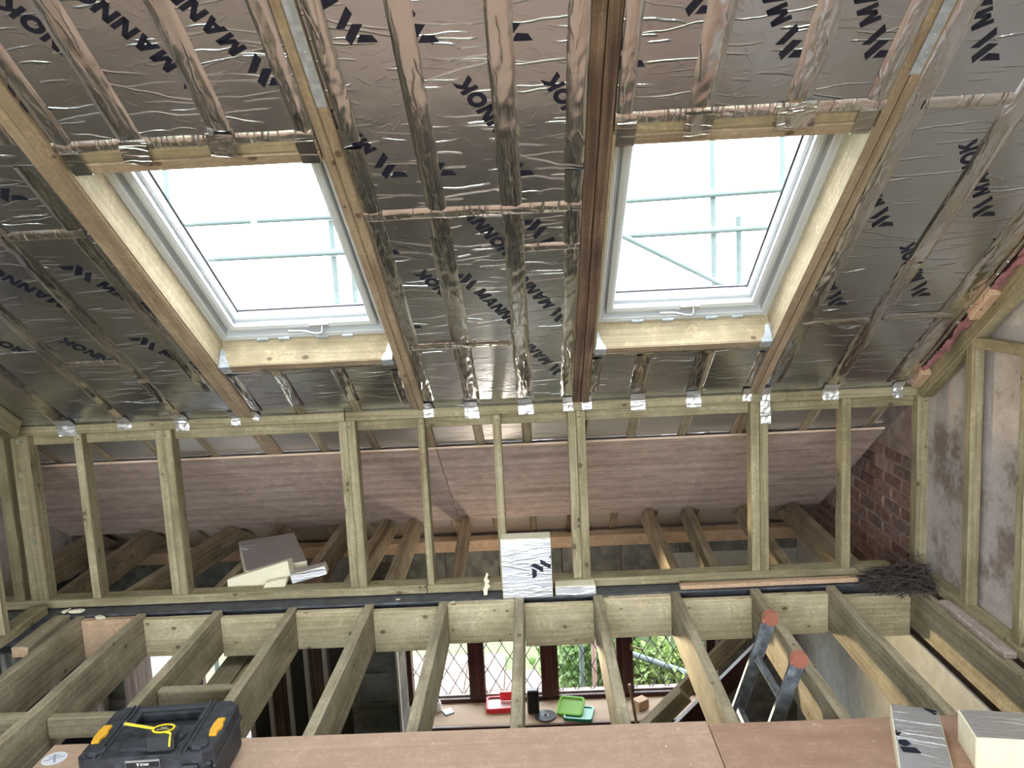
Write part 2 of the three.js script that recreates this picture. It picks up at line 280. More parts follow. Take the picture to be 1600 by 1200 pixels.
// ---------- roof: rafters, foil boards, prints, tape ----------
const ceiling = tag(new THREE.Group(), null, null, null, 'structure'); ceiling.name = 'ceiling'; scene.add(ceiling); onRoof(ceiling, 0, 0, 0);
const rafters = [-3.07, -2.77, -2.47, -2.16, -1.855, -1.508, -1.215, -0.92, -0.601, -0.315, -0.045, 0.245, 0.545, 0.835, 1.143, 1.525, 1.885];
const isBig = (x) => [-1.508, -0.601, 0.245, 1.143].includes(x);
const half = (x) => (x === -1.508 ? 0.0475 : x === 0.245 ? 0.0405 : isBig(x) ? 0.033 : 0.0225);
const WL = { x0: -1.46, x1: -0.635 }, WR = { x0: 0.287, x1: 1.11 };
const inWin = (x) => (x > WL.x0 && x < WL.x1) || (x > WR.x0 && x < WR.x1);
const bayNames = ['beyond the left partition', 'over the left partition', 'third from the left', 'fourth from the left', 'just left of the left roof window', 'left jamb of the left roof window', 'behind the left roof window', 'second one behind the left roof window', 'right jamb of the left roof window', 'between the roof windows, left one of two', 'between the roof windows, right one of two', 'left jamb of the right roof window', 'behind the right roof window', 'second one behind the right roof window', 'right jamb of the right roof window', 'right of the right roof window', 'next to the gable wall'];
function rafterPiece(parent, x, s0, s1, w, mat, d = 0) { const m = mesh('length', slab(w, s1 - s0, 0.15, 0.003), mat, parent); m.position.set(x, (s0 + s1) / 2, d - 0.075); return m; }
rafters.forEach((x, i) => {
  const big = isBig(x), dark = x === 0.245, w = half(x) * 2;
  if (inWin(x)) {     // cut short above and below the roof window
    for (const [a, b, where] of [[S_BOT - 0.05, 0.497, 'below'], [1.945, S_TOP, 'above']]) {
      const q = solo('short_rafter', slab(w, b - a, 0.15, 0.003).translate(0, (b - a) / 2, -0.075), where === 'below' ? M.eave : M.rafter, `short timber rafter ${where} the ${x < 0 ? 'left' : 'right'} roof window, ${[-1.215, 0.545].includes(x) ? 'left' : 'right'} one of the pair`, 'rafter');
      onRoof(q, x, a, 0);
    }
    return;
  }
  const t = thing('rafter', `sloping ${big ? (dark ? 'dark brown double' : 'brown double') : 'treated timber'} rafter, ${bayNames[i]}`, 'rafter');
  onRoof(t, x, 0, 0);
  if (big) {
    const hw = w / 2 - 0.0012, mat = dark ? M.oldwood : M.rafter, d = 0.012;
    const one = (sx, m2) => { const m = mesh('rafter_length', slab(hw, S_TOP - S_BOT, 0.165, 0.004).translate(0, (S_TOP + S_BOT) / 2, -0.0825), m2, t); m.position.set(sx * (w / 4 + 0.0006), 0, d + (sx > 0 ? 0 : -0.004)); };
        one(-1, dark ? M.oldwood : M.rafter); one(1, dark ? M.oldwood : M.rafter);
    if (x === -1.508 || x === 1.143) { const sx = x < 0 ? 1 : -1, f = mesh('skylit_facing', slab(0.004, 1.35, 0.15, 0.001), M.reveal, t); f.position.set(sx * (w / 2 + 0.0025), 1.195, -0.07); };  // pale facing on the opening side: skylight on the rafter put into its colour
    if (dark) { const m = mesh('packer', slab(0.012, 1.4, 0.15, 0.002), M.reveal, t); m.position.set(w / 2 + 0.0065, 1.2, -0.07); }
    if (x === -0.601 || x === 1.143) {   // perforated nail strap
      const sx = x === -0.601 ? 0.018 : 0.006, st = mesh('metal_strap', slab(0.032, 1.1, 0.002, 0.0005), M.galv, t); st.position.set(sx, 2.64, d + 0.0015);
      const nails = []; for (let k = 0; k < 18; k++) nails.push(new THREE.SphereGeometry(0.0035, 8, 5).scale(1, 1, 0.5).translate(rr(-0.009, 0.009), -0.53 + k * 0.06, 0.001));
      mesh('nail_heads', merge(nails), plain(0.75, 0.76, 0.78, 0.3, 1), st);
    }
  } else mesh('rafter_length', slab(w, S_TOP - S_BOT, 0.15, 0.003).translate(0, (S_TOP + S_BOT) / 2, -0.075), M.eave, t);
});
// trimmers across the window openings
for (const [W, side] of [[WL, 'left'], [WR, 'right']]) {
  const cx = (W.x0 + W.x1) / 2, w = W.x1 - W.x0 - 0.012;
  const h = thing('head_trimmer', `timber trimmer across the head of the ${side} roof window`, 'trimmer'); onRoof(h, cx, 1.85, 0);
  mesh('trimmer_length', slab(w, 0.045, 0.15, 0.003).translate(0, 0.0235, -0.07), M.rafter, h); mesh('trimmer_length', slab(w, 0.045, 0.15, 0.003).translate(0, 0.0705, -0.076), M.reveal, h);
  for (const sx of [-1, 1]) mesh('hanger', slab(0.06, 0.1, 0.003, 0.0008).translate(sx * (w / 2 - 0.035), 0.052, 0.0075), M.tape, h);
  const t = thing('sill_trimmer', `pale timber trimmer below the ${side} roof window with metal hangers`, 'trimmer'); onRoof(t, cx, 0.499, 0);
  mesh('trimmer_length', slab(w, 0.046, 0.15, 0.003).translate(0, 0.023, -0.07), M.reveal, t);
  mesh('trimmer_facing', slab(w - 0.1, 0.046, 0.004, 0.001).translate(0, 0.0225, 0.0075), M.rafter, t);
  for (const sx of [-1, 1]) {
    mesh('hanger', merge([slab(0.05, 0.052, 0.003, 0.0008).translate(sx * (w / 2 - 0.027), 0.022, 0.011), extrude([[0, 0], [0, -0.1], [-0.022 * sx, -0.085], [-0.03 * sx, -0.045], [-0.05 * sx, -0.012], [-0.05 * sx, 0]], 0.002).rotateX(-Math.PI / 2).scale(1, 1, 1).rotateX(Math.PI).translate(sx * (w / 2 - 0.001), 0.0495, 0.01)]), M.galv, t);
  }
}
// foil boards in the bays, cut at the joints between boards
const joints = { '-1.855': [1.55], '-2.16': [1.55, 0.62], '-2.47': [0.75], '-0.601': [1.56, 0.625], '-0.315': [1.56, 0.632], '-0.045': [1.55, 1.33], '1.143': [1.957, 0.672], '1.525': [1.963, 0.69], '-1.508': [2.9], '-1.215': [2.9], '-0.92': [2.9], '0.245': [2.95], '0.545': [2.95], '0.835': [2.95] };
const H_LOGO = 0.071, H_CAP = 0.0555;
const LOGO = [[[0.39, 0.73], [0.63, 0.37], [0.37, 0], [0, 0]], [[0.40, 0.98], [0.79, 0.98], [1.17, 0.33], [0.95, 0]], [[1.30, 1.0], [1.14, 0.70], [1.51, 0.04], [1.89, 0.02]]];
const R4 = (x0, x1) => [[x0, 0], [x1, 0], [x1, 1], [x0, 1]];
const GLYPH = {
  M: [1.25, [R4(0, 0.31), R4(0.94, 1.25), [[0, 1], [0.35, 1], [0.78, 0.1], [0.47, 0.1]], [[1.25, 1], [0.9, 1], [0.47, 0.1], [0.78, 0.1]]]],
  A: [1.2, [[[0, 0], [0.34, 0], [0.77, 1], [0.43, 1]], [[0.86, 0], [1.2, 0], [0.77, 1], [0.43, 1]], [[0.25, 0.18], [0.95, 0.18], [0.86, 0.4], [0.34, 0.4]]]],
  N: [1.1, [R4(0, 0.31), R4(0.79, 1.1), [[0, 1], [0.36, 1], [1.1, 0], [0.74, 0]]]],
  O: [1.22, Array.from({ length: 20 }, (_, k) => { const a = (k / 20) * 6.28319, b = ((k + 1) / 20) * 6.28319, p = (t, r) => [0.61 + Math.cos(t) * 0.61 * r[0], 0.5 + Math.sin(t) * 0.53 * r[1]]; return [p(a, [1, 1]), p(b, [1, 1]), p(b, [0.47, 0.46]), p(a, [0.47, 0.46])]; })],
  K: [1.15, [R4(0, 0.31), [[0.3, 0.36], [0.3, 0.66], [0.66, 1], [1.1, 1]], [[0.36, 0.55], [0.64, 0.68], [1.15, 0], [0.74, 0]]]],
};
function brandPolys(ax, as, deg, kH = 1) {   // polygons in (x, s); anchor: start of the mark at mid height
  const a = (deg * Math.PI) / 180, e1 = [Math.cos(a), Math.sin(a)], e2 = [-Math.sin(a), Math.cos(a)], out = [];
  const put = (u, v) => [ax + e1[0] * u + e2[0] * v, as + e1[1] * u + e2[1] * v];
  const HL = H_LOGO * kH, HC = H_CAP * kH;
  for (const p of LOGO) out.push(p.map(([u, v]) => put(u * HL, (v - 0.5) * HL)));
  let u0 = 0.155 * kH;
  for (const ch of 'MANNOK') { const [w, ps] = GLYPH[ch]; for (const p of ps) out.push(p.map(([u, v]) => put(u0 + u * HC * 0.9, (v - 0.5) * HC))); u0 += (w * 0.9 + 0.085) * HC; }
  return out;
}
// where the marks lie on the boards: [x, s, direction]
const UP = 117.5, DN = -62.5, e1U = [Math.cos((UP * Math.PI) / 180), Math.sin((UP * Math.PI) / 180)];
const back = (x, s, l, deg) => { const k = deg === UP ? 1 : -1; return [x - k * e1U[0] * l, s - k * e1U[1] * l, deg, deg === UP ? s : s - 0.05]; };
const PRINTS = [
  [-0.691, 2.153, UP], back(-0.964, 2.247, 0.155, UP), back(-1.312, 2.495, 0.525, UP), [-1.411, 2.107, UP], [-0.411, 1.737, UP], [-0.41, 2.281, UP],
  back(-0.166, 2.151, 0.525, UP), back(0.089, 2.145, 0.525, UP), back(-0.172, 1.507, 0.29, DN), [0.004, 1.511, DN], [-0.273, 1.198, DN], [0.159, 0.773, UP], back(-0.422, 1.211, 0.525, UP), [0.151, 0.276, UP],
  [-1.739, 1.38, DN], back(-1.888, 1.099, 0.155, UP), back(-2.037, 0.845, 0.525, UP), [-1.723, 0.843, DN], [0.795, 2.146, UP], [1.04, 2.128, UP], [1.355, 2.097, UP],
  back(1.443, 1.779, 0.525, UP), [1.328, 1.335, UP], [1.686, 1.362, UP], back(1.454, 1.23, 0.525, UP), [1.326, 0.796, UP], [1.666, 0.831, UP], back(1.803, 1.249, 0.525, UP),
  [-1.698, 1.725, UP], [-0.25, 1.734, UP], [-0.243, 2.27, UP], back(-2.307, 0.843, 0.41, DN), [0.507, 2.313, UP], [0.013, 2.258, UP], [0.006, 1.714, UP], [-0.507, 1.315, UP], [-0.499, 0.77, UP], [0.332, 2.146, UP],
];
function addBoard(x0, x1, s0, s1) {
  const w = x1 - x0, h = s1 - s0, m = mesh('insulation_board', slab(w, h, 0.1, 0.004, 0, 0, 0), s1 < -0.05 ? M.foilEaveLit : M.foil, ceiling);
  m.position.set((x0 + x1) / 2, (s0 + s1) / 2, -0.05 - 0.0015 + rr(-0.0015, 0.0015)); m.rotation.set(rr(-0.002, 0.002), rr(-0.004, 0.004), 0);
  const uv = m.geometry.attributes.uv, ou = rr(0, 9), ov = rr(0, 9), p = m.geometry.attributes.position; for (let i = 0; i < p.count; i++) uv.setXY(i, ou + p.getX(i), ov + p.getY(i));
  const ps = []; for (const [a, b, d, seen] of PRINTS) { const sy = seen ?? b + (d === UP ? 0.03 : -0.03); if (sy < s0 || sy > s1) continue; if (a < x0 - 0.7 || a > x1 + 0.7 || b < s0 - 0.7 || b > s1 + 0.7) continue; for (const q of brandPolys(a, b, d)) { const c = clipPoly(q, x0 + 0.002, x1 - 0.002, s0 + 0.002, s1 - 0.002); if (c) ps.push([c, a, b]); } }
  // a mark belongs to the board that carries its middle
  const own = ps.filter(([c, a, b]) => PRINT_BAY(a, b, x0, x1));
  if (own.length) mesh('lettering', prism(own.map(([c]) => c.map(([x, s]) => [x - (x0 + x1) / 2, s - (s0 + s1) / 2])), 0.0506), M.print, m);
}
const bayOf = (x) => { let k = 0; for (let i = 0; i < rafters.length; i++) if (x > rafters[i]) k = i; return k; };
// bays in which each mark is seen (a mark is cut off where its board ends)
const PRINT_AT = new Map();
{
  const px = [-0.75, -1.01, -1.27, -1.42, -0.45, -0.45, -0.13, 0.12, -0.12, 0.05, -0.17, 0.08, -0.39, 0.08, -1.68, -1.95, -1.98, -1.65, 0.77, 1.0, 1.3, 1.49, 1.28, 1.64, 1.47, 1.28, 1.62, 1.83, -1.72, -0.27, -0.26, -2.28, 0.49, 0.013, 0.006, -0.507, -0.499, 0.332];
  PRINTS.forEach((p, i) => PRINT_AT.set(p[0] + ',' + p[1], bayOf(px[i])));
}
function PRINT_BAY(a, b, x0, x1) { return PRINT_AT.get(a + ',' + b) === bayOf((x0 + x1) / 2); }
for (let i = 0; i + 1 < rafters.length; i++) {
  const x0 = rafters[i] + half(rafters[i]) + 0.0008, x1 = rafters[i + 1] - half(rafters[i + 1]) - 0.0008, mid = (x0 + x1) / 2;
  const win = inWin(mid), cuts = (joints[String(rafters[i])] ?? [1.2, 2.6]).filter((c) => !win || c > 2);
  const runs = win ? [[S_BOT, -0.5], [-0.496, -0.075], [-0.071, 0.496], [1.948, S_TOP]] : [[S_BOT, -0.5], [-0.496, -0.075], [-0.071, S_TOP]];
  for (const [a, b] of runs) { const c = [a, ...cuts.filter((q) => q > a && q < b).sort((p, q) => p - q), b]; for (let k = 0; k + 1 < c.length; k++) addBoard(x0, x1, c[k] + (k ? 0.002 : 0), c[k + 1] - (k + 2 < c.length ? 0.002 : 0)); }
}
addBoard(-3.4, rafters[0] - 0.0245, S_BOT, S_TOP); addBoard(rafters.at(-1) + 0.0245, 2.028, S_BOT, -0.5); addBoard(rafters.at(-1) + 0.0245, 2.028, -0.496, S_TOP);
// tape: gently rippled strips, one mesh each
function rippled(w, h, amp, seed, drop = 0, nx = 8) {
  const ny = Math.max(4, Math.round(h / 0.018)), g = new THREE.PlaneGeometry(w, h, nx, ny), p = g.attributes.position, r = noiseGrid(16, 256, seed), q = noiseGrid(8, 64, seed + 3);
  for (let i = 0; i < p.count; i++) { const x = p.getX(i) / w + 0.5, y = p.getY(i); const e = Math.abs(x - 0.5) * 2; const e4 = e * e * e * e; p.setZ(i, amp * (r(x * 5, y * 38 + 60) * 0.7 + q(x * 3, y * 9 + 20) * 0.6 - 0.35) * (drop ? 1 - e4 : 0.4 + 0.6 * e) - drop * e4); p.setX(i, p.getX(i) + (q(0.5, y * 12 + (x > 0.5 ? 30 : 0)) - 0.5) * 0.006 * e); }
  g.computeVertexNormals();
  const uv = g.attributes.uv, ou = rr(0, 5), ov = rr(0, 5); for (let i = 0; i < uv.count; i++) uv.setXY(i, ou + p.getX(i), ov + p.getY(i));
  return g;
}
let tapeSeed = 500;
function tapeV(x, s0, s1, w0, mat = M.tape, amp = 0.004, lift = 0.003, rz = 0) { const w = w0 * 1.14, m = mesh('tape_strip', rippled(w, s1 - s0, amp, tapeSeed++, lift + 0.0015), mat, ceiling); m.position.set(x, (s0 + s1) / 2, lift); m.rotation.z = rz; return m; }
function tapeH(s, x0, x1, w, mat = M.tapeCrumple, amp = 0.006, lift = 0.004) { const g = rippled(w, x1 - x0, amp, tapeSeed++, lift + 0.0015).rotateZ(Math.PI / 2), m = mesh('tape_strip', g, mat, ceiling); m.position.set((x0 + x1) / 2, s, lift); return m; }
tapeV(-0.312, 0.05, 1.42, 0.075); tapeV(-0.305, 1.42, S_TOP, 0.062); tapeV(-0.046, 0.03, 1.5, 0.074); tapeV(-0.046, 1.5, S_TOP, 0.07);
tapeV(-0.535, 0.08, 1.9, 0.058); tapeV(-0.53, 1.93, S_TOP, 0.05, M.tape, 0.006); tapeV(0.172, 0.05, 1.75, 0.06); tapeV(0.172, 1.78, S_TOP, 0.06);
tapeV(-1.855, 0.12, 0.42, 0.05); tapeV(-1.862, 0.46, S_TOP, 0.07); tapeV(-2.16, 0.15, 0.4, 0.05); tapeV(-2.163, 0.45, S_TOP, 0.075); tapeV(-2.47, 0.05, S_TOP, 0.09);
tapeV(-1.6, 0.3, 1.9, 0.06, M.tape, 0.003); tapeV(-1.6, 2.0, S_TOP, 0.07);
tapeV(-1.207, 1.99, S_TOP, 0.07); tapeV(-0.918, 1.98, S_TOP, 0.068); tapeV(-1.42, 1.96, S_TOP, 0.055); tapeV(-0.67, 1.96, S_TOP, 0.05);
tapeV(0.548, 2.0, S_TOP, 0.072); tapeV(0.842, 2.01, S_TOP, 0.07); tapeV(0.318, 1.96, S_TOP, 0.05); tapeV(1.085, 1.96, S_TOP, 0.06);
tapeV(-1.43, 0.06, 0.44, 0.05); tapeV(-1.205, 0.09, 0.43, 0.06); tapeV(-0.917, 0.12, 0.46, 0.06); tapeV(-0.655, 0.08, 0.42, 0.045);
tapeV(0.305, 0.1, 0.44, 0.05); tapeV(0.527, 0.06, 0.45, 0.066); tapeV(0.811, 0.05, 0.45, 0.066); tapeV(1.085, 0.12, 0.43, 0.03);
tapeV(1.21, 0.1, 3.4, 0.075); tapeV(1.525, 0.1, 1.1, 0.075); tapeV(1.53, 1.12, S_TOP, 0.075, M.tape, 0.002, 0.006); tapeV(1.845, 0.05, S_TOP, 0.1, M.tape, 0.005);
tapeH(1.56, -0.565, 0.2, 0.062); tapeH(0.628, -0.545, -0.08, 0.055); tapeH(1.33, -0.02, 0.2, 0.05); tapeH(1.552, -1.86, -1.57, 0.06); tapeH(1.55, -2.16, -1.87, 0.05); tapeH(0.62, -2.15, -1.87, 0.05);
tapeH(1.96, 1.23, 1.5, 0.055); tapeH(1.965, 1.54, 1.87, 0.055, M.tape); tapeH(0.672, 1.2, 1.5, 0.05, M.tape); tapeH(0.69, 1.55, 1.85, 0.05, M.tape);
tapeH(1.968, -1.46, -0.64, 0.05); tapeH(1.965, 0.29, 1.11, 0.055); tapeH(0.482, -1.45, -0.64, 0.03, M.tape); tapeH(0.48, 0.29, 1.1, 0.03, M.tape);
for (const [x, s] of [[-1.21, 1.94], [-0.93, 1.955], [0.55, 1.93], [0.86, 1.945], [0.83, 1.94]]) { const m = mesh('tape_tab', rippled(0.085, 0.1, 0.008, tapeSeed++), M.tapeCrumple, ceiling); m.position.set(x, s, 0.011); m.rotation.z = rr(-0.2, 0.2); }
// roof covering outside the rafters, left open at the roof windows
{
  const d = -0.185, T = 0.03, top = S_TOP + 0.1, bot = S_BOT - 0.35;
  const put = (x0, x1, s0, s1) => { const m = mesh('roof_deck', slab(x1 - x0, s1 - s0, T, 0), M.concrete, ceiling); m.position.set((x0 + x1) / 2, (s0 + s1) / 2, d); };
  const a = 0.52, b = 1.86;
  put(-3.7, WL.x0 - 0.02, bot, top); put(WL.x1 + 0.02, WR.x0 - 0.02, bot, top); put(WR.x1 + 0.02, 2.3, bot, top);
  for (const W of [WL, WR]) { put(W.x0 - 0.02, W.x1 + 0.02, bot, a); put(W.x0 - 0.02, W.x1 + 0.02, b, top); }
}
tagS(mesh('ceiling_back', span(-3.6, 2.25, yRidge, yRidge + 0.15, zRidge - 0.05, 2.6, 0), M.foil, scene));

// ---------- roof windows ----------
function ring(w, h, iw, ih, depth, bevel) { const r = (a, b) => [[-a / 2, -b / 2], [a / 2, -b / 2], [a / 2, b / 2], [-a / 2, b / 2]]; return extrude(r(w, h), depth, bevel, [r(iw, ih).reverse()]); }
for (const [cx, n] of [[-1.055, 1], [0.70, 2]]) {
  const g = new THREE.Group(); g.name = 'window_' + n; scene.add(g); tag(g, null, null, null, 'structure');
  const s0 = 0.552, Hh = 1.29; onRoof(g, cx, s0 + Hh / 2, 0);
  mesh('frame', merge([ring(0.785, Hh, 0.735, Hh - 0.05, 0.10, 0.003).translate(0, 0, -0.235), ring(0.74, Hh - 0.045, 0.70, Hh - 0.085, 0.06, 0.002).translate(0, 0, -0.235), ring(0.795, Hh + 0.005, 0.765, Hh - 0.02, 0.004, 0).translate(0, 0, -0.133)]), M.upvc, g);
  mesh('sash', merge([ring(0.695, Hh - 0.09, 0.645, Hh - 0.14, 0.085, 0.004).translate(0, 0, -0.235), ring(0.65, Hh - 0.135, 0.612, Hh - 0.185, 0.05, 0.004).translate(0, 0, -0.24), ring(0.66, Hh - 0.13, 0.632, Hh - 0.16, 0.012, 0.003).translate(0, 0, -0.165)]), M.upvc, g);
  mesh('gasket', ring(0.614, Hh - 0.182, 0.600, Hh - 0.196, 0.006, 0), plain(0.02, 0.02, 0.025, 0.6), g).position.z = -0.234;
  const pane = mesh('pane', new THREE.PlaneGeometry(0.61, Hh - 0.19), M.glass, g); pane.position.z = -0.236;
  // lever handle on the bottom rail of the sash
  const hx = n === 1 ? 0.06 : 0.015, hy = -Hh / 2 + 0.068;
  const curve = new THREE.CatmullRomCurve3([V(0.035, 0.006, 0), V(0.03, -0.012, 0.028), V(0.0, -0.006, 0.034), V(-0.05, 0.004, 0.026), V(-0.12, 0.006, 0.024)]);
  const lever = mesh('handle', merge([new THREE.TubeGeometry(curve, 24, 0.0065, 8).scale(1, 1, 1), new RoundedBoxGeometry(0.09, 0.022, 0.008, 2, 0.003).translate(0.02, 0.006, 0)]), plain(0.42, 0.43, 0.44, 0.35, 0.5), g);
  lever.position.set(hx, hy, -0.142);
  for (const bx of n === 1 ? [-0.2, -0.1, 0.08, 0.2] : [-0.2, -0.06, 0.14, 0.26]) mesh('bracket', slab(0.055, 0.02, 0.012, 0.002).translate(bx, -Hh / 2 + 0.001, -0.125), M.galv, g);
  for (const sx of [-1, 1]) for (const k of [-0.45, -0.25, -0.05, 0.15]) mesh('clip', slab(0.012, 0.012, 0.006, 0.002).translate(sx * 0.396, k, -0.132), M.upvc, g);
}

// ---------- eaves lining boards ----------
function plyOnRoof(x0, x1, label) {
  const t = thing('plywood_sheet', label, 'plywood'); onRoof(t, (x0 + x1) / 2, -1.79, 0.0125);
  mesh('sheet', slab(x1 - x0, 1.29, 0.012, 0.0015, 0).translate(0, 0.645, 0.008), M.ply, t);
  mesh('sheet_edge', slab(x1 - x0, 0.002, 0.0125, 0).translate(0, 1.2912, 0.008), M.plyEdge, t);
  const sm = plain(0.12, 0.08, 0.06, 0.5, 0.6), sg = new THREE.CylinderGeometry(0.004, 0.004, 0.002, 8).rotateX(Math.PI / 2); for (let k = 0; k < 9; k++) mesh('screw_head', sg, sm, t).position.set(rr(-0.5, 0.5) * (x1 - x0 - 0.1), rr(0.1, 1.2), 0.0148);
}
plyOnRoof(-3.38, -0.5695, 'long reddish plywood sheet on the eaves slope, left of the diagonal joint');
plyOnRoof(-0.5665, 1.975, 'reddish plywood sheet on the eaves slope, right one reaching the brick gable');

// ---------- knee wall ----------
const ZK = -4.25;
const solePlates = [[-3.3, -0.62, 'left length of the knee-wall sole plate with a joint by a stud'], [-0.617, 1.86, 'right length of the knee-wall sole plate behind the foil block']];
for (const [a, b, l] of solePlates) boxThing('sole_plate', a, b, 0, 0.047, ZK - 0.097, ZK, M.stud, l, 'sole plate');
boxThing('rear_plate', -3.3, 1.98, 0.895, 0.948, ZK - 0.125, ZK - 0.055, M.stud, 'darker timber lying behind and below the top plate of the knee wall', 'timber plate');
const topL = thing('top_plate', 'left length of the long top plate, ending at the gap near the doubled stud', 'top plate');
const topR = thing('top_plate', 'right length of the long top plate with most of the foil tabs', 'top plate');
for (const [t, a, b] of [[topL, -3.3, -0.992], [topR, -0.986, 2.0]]) { t.position.set((a + b) / 2, 0.957, ZK - 0.025); mesh('plate_length', slab(b - a, 0.047, 0.05, 0.003).translate(0, 0.0235, 0), M.stud, t); }
// foil tabs folded from the roof over the plate
const TABS = [[-2.463, 0.10, 0.055], [-2.156, 0.075, 0.035], [-1.851, 0.075, 0.055], [-1.566, 0.05, 0.045], [-1.454, 0.04, 0.02], [-0.552, 0.05, 0.045], [-0.328, 0.072, 0.06], [-0.046, 0.076, 0.052], [0.173, 0.05, 0.045], [0.27, 0.05, 0.042], [0.534, 0.075, 0.055], [0.821, 0.075, 0.055], [1.097, 0.05, 0.035], [1.19, 0.05, 0.16], [1.522, 0.08, 0.05], [1.864, 0.055, 0.055]];
for (const [x, w, drop] of TABS) {
  const up = 0.06, ny = 14, g = new THREE.PlaneGeometry(w, 1, 8, ny), p = g.attributes.position, n = noiseGrid(64, 64, tapeSeed++);
  for (let i = 0; i < p.count; i++) {
    const v = p.getY(i) + 0.5, xx = p.getX(i), L = up + drop, q = v * L; let y, z;
    if (q < drop) { y = 1.004 - drop + q; z = ZK + 0.002; } else { const e = q - drop; y = 1.006 + e * SA; z = ZK + 0.002 + e * CA; }
    const k = (n(xx * 90 + 20, q * 90) - 0.3) * 0.007; p.setXYZ(i, x + xx * (1 + 0.1 * (n(3, q * 40) - 0.5)) + (1 - v) * 0.006, y, z + k);
  }
  g.computeVertexNormals(); const uv = g.attributes.uv; for (let i = 0; i < uv.count; i++) uv.setXY(i, p.getX(i) + tapeSeed, p.getY(i));
  const t = x < -0.99 ? topL : topR, m = mesh('foil_tab', g.translate(-t.position.x, -t.position.y, -t.position.z), M.tab, t);
}
// studs: [x0, x1, depth, label, double?]
const STUDS = [
  [-2.866, -2.809, 0.09, 'knee-wall stud half hidden left of the bolted corner post'],
  [-2.775, -2.68, 0.09, 'broad corner post at the left end with green bolt heads', 'bolt'],
  [-2.436, -2.392, 0.095, 'knee-wall stud just right of the bolted corner post'],
  [-2.003, -1.912, 0.09, 'doubled knee-wall stud beside the heap of foam offcuts', 2],
  [-1.03, -0.938, 0.09, 'doubled knee-wall stud under the gap in the top plate', 2],
  [-0.613, -0.576, 0.09, 'slim knee-wall stud halfway between the foam heap and the foil block'],
  [-0.22, -0.178, 0.09, 'slim knee-wall stud rising behind the foil-faced block'],
  [0.17, 0.264, 0.09, 'doubled knee-wall stud just right of the foil-faced block', 2],
  [1.119, 1.21, 0.09, 'doubled knee-wall stud with the long foil strip at its head', 2],
  [1.588, 1.635, 0.09, 'knee-wall stud with a large knot near the top, left of the nest'],
  [1.975, 2.04, 0.07, 'corner post against the brick gable above the twig nest'],
];
for (const [a, b, d, label, kind] of STUDS) {
  const t = thing('stud', label, 'stud'), w = b - a, z = ZK - 0.002; t.position.set((a + b) / 2, 0.047, z);
  const H = 0.957 - 0.047 - 0.001;
  if (kind === 2) for (const s of [-1, 1]) mesh('stud_length', slab(w / 2 - 0.0012, H, d, 0.003).translate((s * w) / 4, H / 2, -d / 2 - (s < 0 ? 0.006 : 0)), M.stud, t);
  else mesh('stud_length', slab(w, H, d, 0.003).translate(0, H / 2, -d / 2), M.stud, t);
  if (kind === 'bolt') for (const [bx, by] of [[0.0, 0.88], [-0.008, 0.70], [0.008, 0.33]]) mesh('bolt_head', merge([new THREE.CylinderGeometry(0.014, 0.015, 0.003, 20).rotateX(Math.PI / 2).translate(bx, by, 0.0015), new THREE.CylinderGeometry(0.008, 0.009, 0.007, 6).rotateX(Math.PI / 2).translate(bx, by, 0.005)]), plain(0.36, 0.36, 0.26, 0.5, 0.4), t);
  mesh('nail_hole', new THREE.CylinderGeometry(0.004, 0.004, 0.002, 8).rotateX(Math.PI / 2).translate(w * 0.15, H - 0.03, 0.0004), plain(0.03, 0.025, 0.02, 0.8), t);
}
// steel beam lying between the joist ends and the knee wall
{
  const t = thing('steel_beam', 'dark blue-black steel beam running the whole width below the knee wall', 'beam'); t.position.set(-0.7, -0.205, -4.225);
  mesh('flange', slab(5.2, 0.013, 0.15, 0.004).translate(0, 0.1935, 0), M.steel, t); mesh('flange', slab(5.2, 0.013, 0.15, 0.004).translate(0, 0.0065, 0), M.steel, t); mesh('web', slab(5.2, 0.176, 0.012, 0).translate(0, 0.1, 0), M.steel, t);
}
boxThing('batten', 0.72, 1.645, 0.0, 0.022, -4.205, -4.16, M.peach, 'thin pale batten lying on the steel beam left of the nest', 'batten', null, null, 0.002).rotation.y = 0.01;

// ---------- floor joists ----------
const JX = [-2.471, -2.142, -1.735, -1.338, -0.933, -0.543, -0.146, 0.262, 0.662, 1.075, 1.464, 1.882];
const JL = 0.047, JH = 0.22, Z_IN = -4.137, Z_OUT = 2.25;
JX.forEach((x, i) => boxThing('floor_joist', x, x + JL, -JH, 0, Z_IN, Z_OUT, M.joist, `${ORD[i]} floor joist from the left, running from the noggings towards the deck`, 'joist'));
const NOG = [[-0.011, -0.22], [-0.02, -0.223], [-0.028, -0.238], [-0.015, -0.214], [-0.025, -0.247], [-0.002, -0.217], [-0.027, -0.248], [-0.005, -0.22], [-0.035, -0.251], [-0.026, -0.239], [-0.048, -0.268]];
NOG.forEach(([t, b], i) => boxThing('nogging', JX[i] + JL + 0.001, JX[i + 1] - 0.001, b, t, -4.135, -4.09, i === 0 ? M.peach : M.noggin, i === 0 ? 'smooth peach-coloured nogging between the first two joists at left' : `pale knotty nogging closing the gap between the ${ORD[i]} and ${ORD[i + 1]} joists`, 'nogging'));
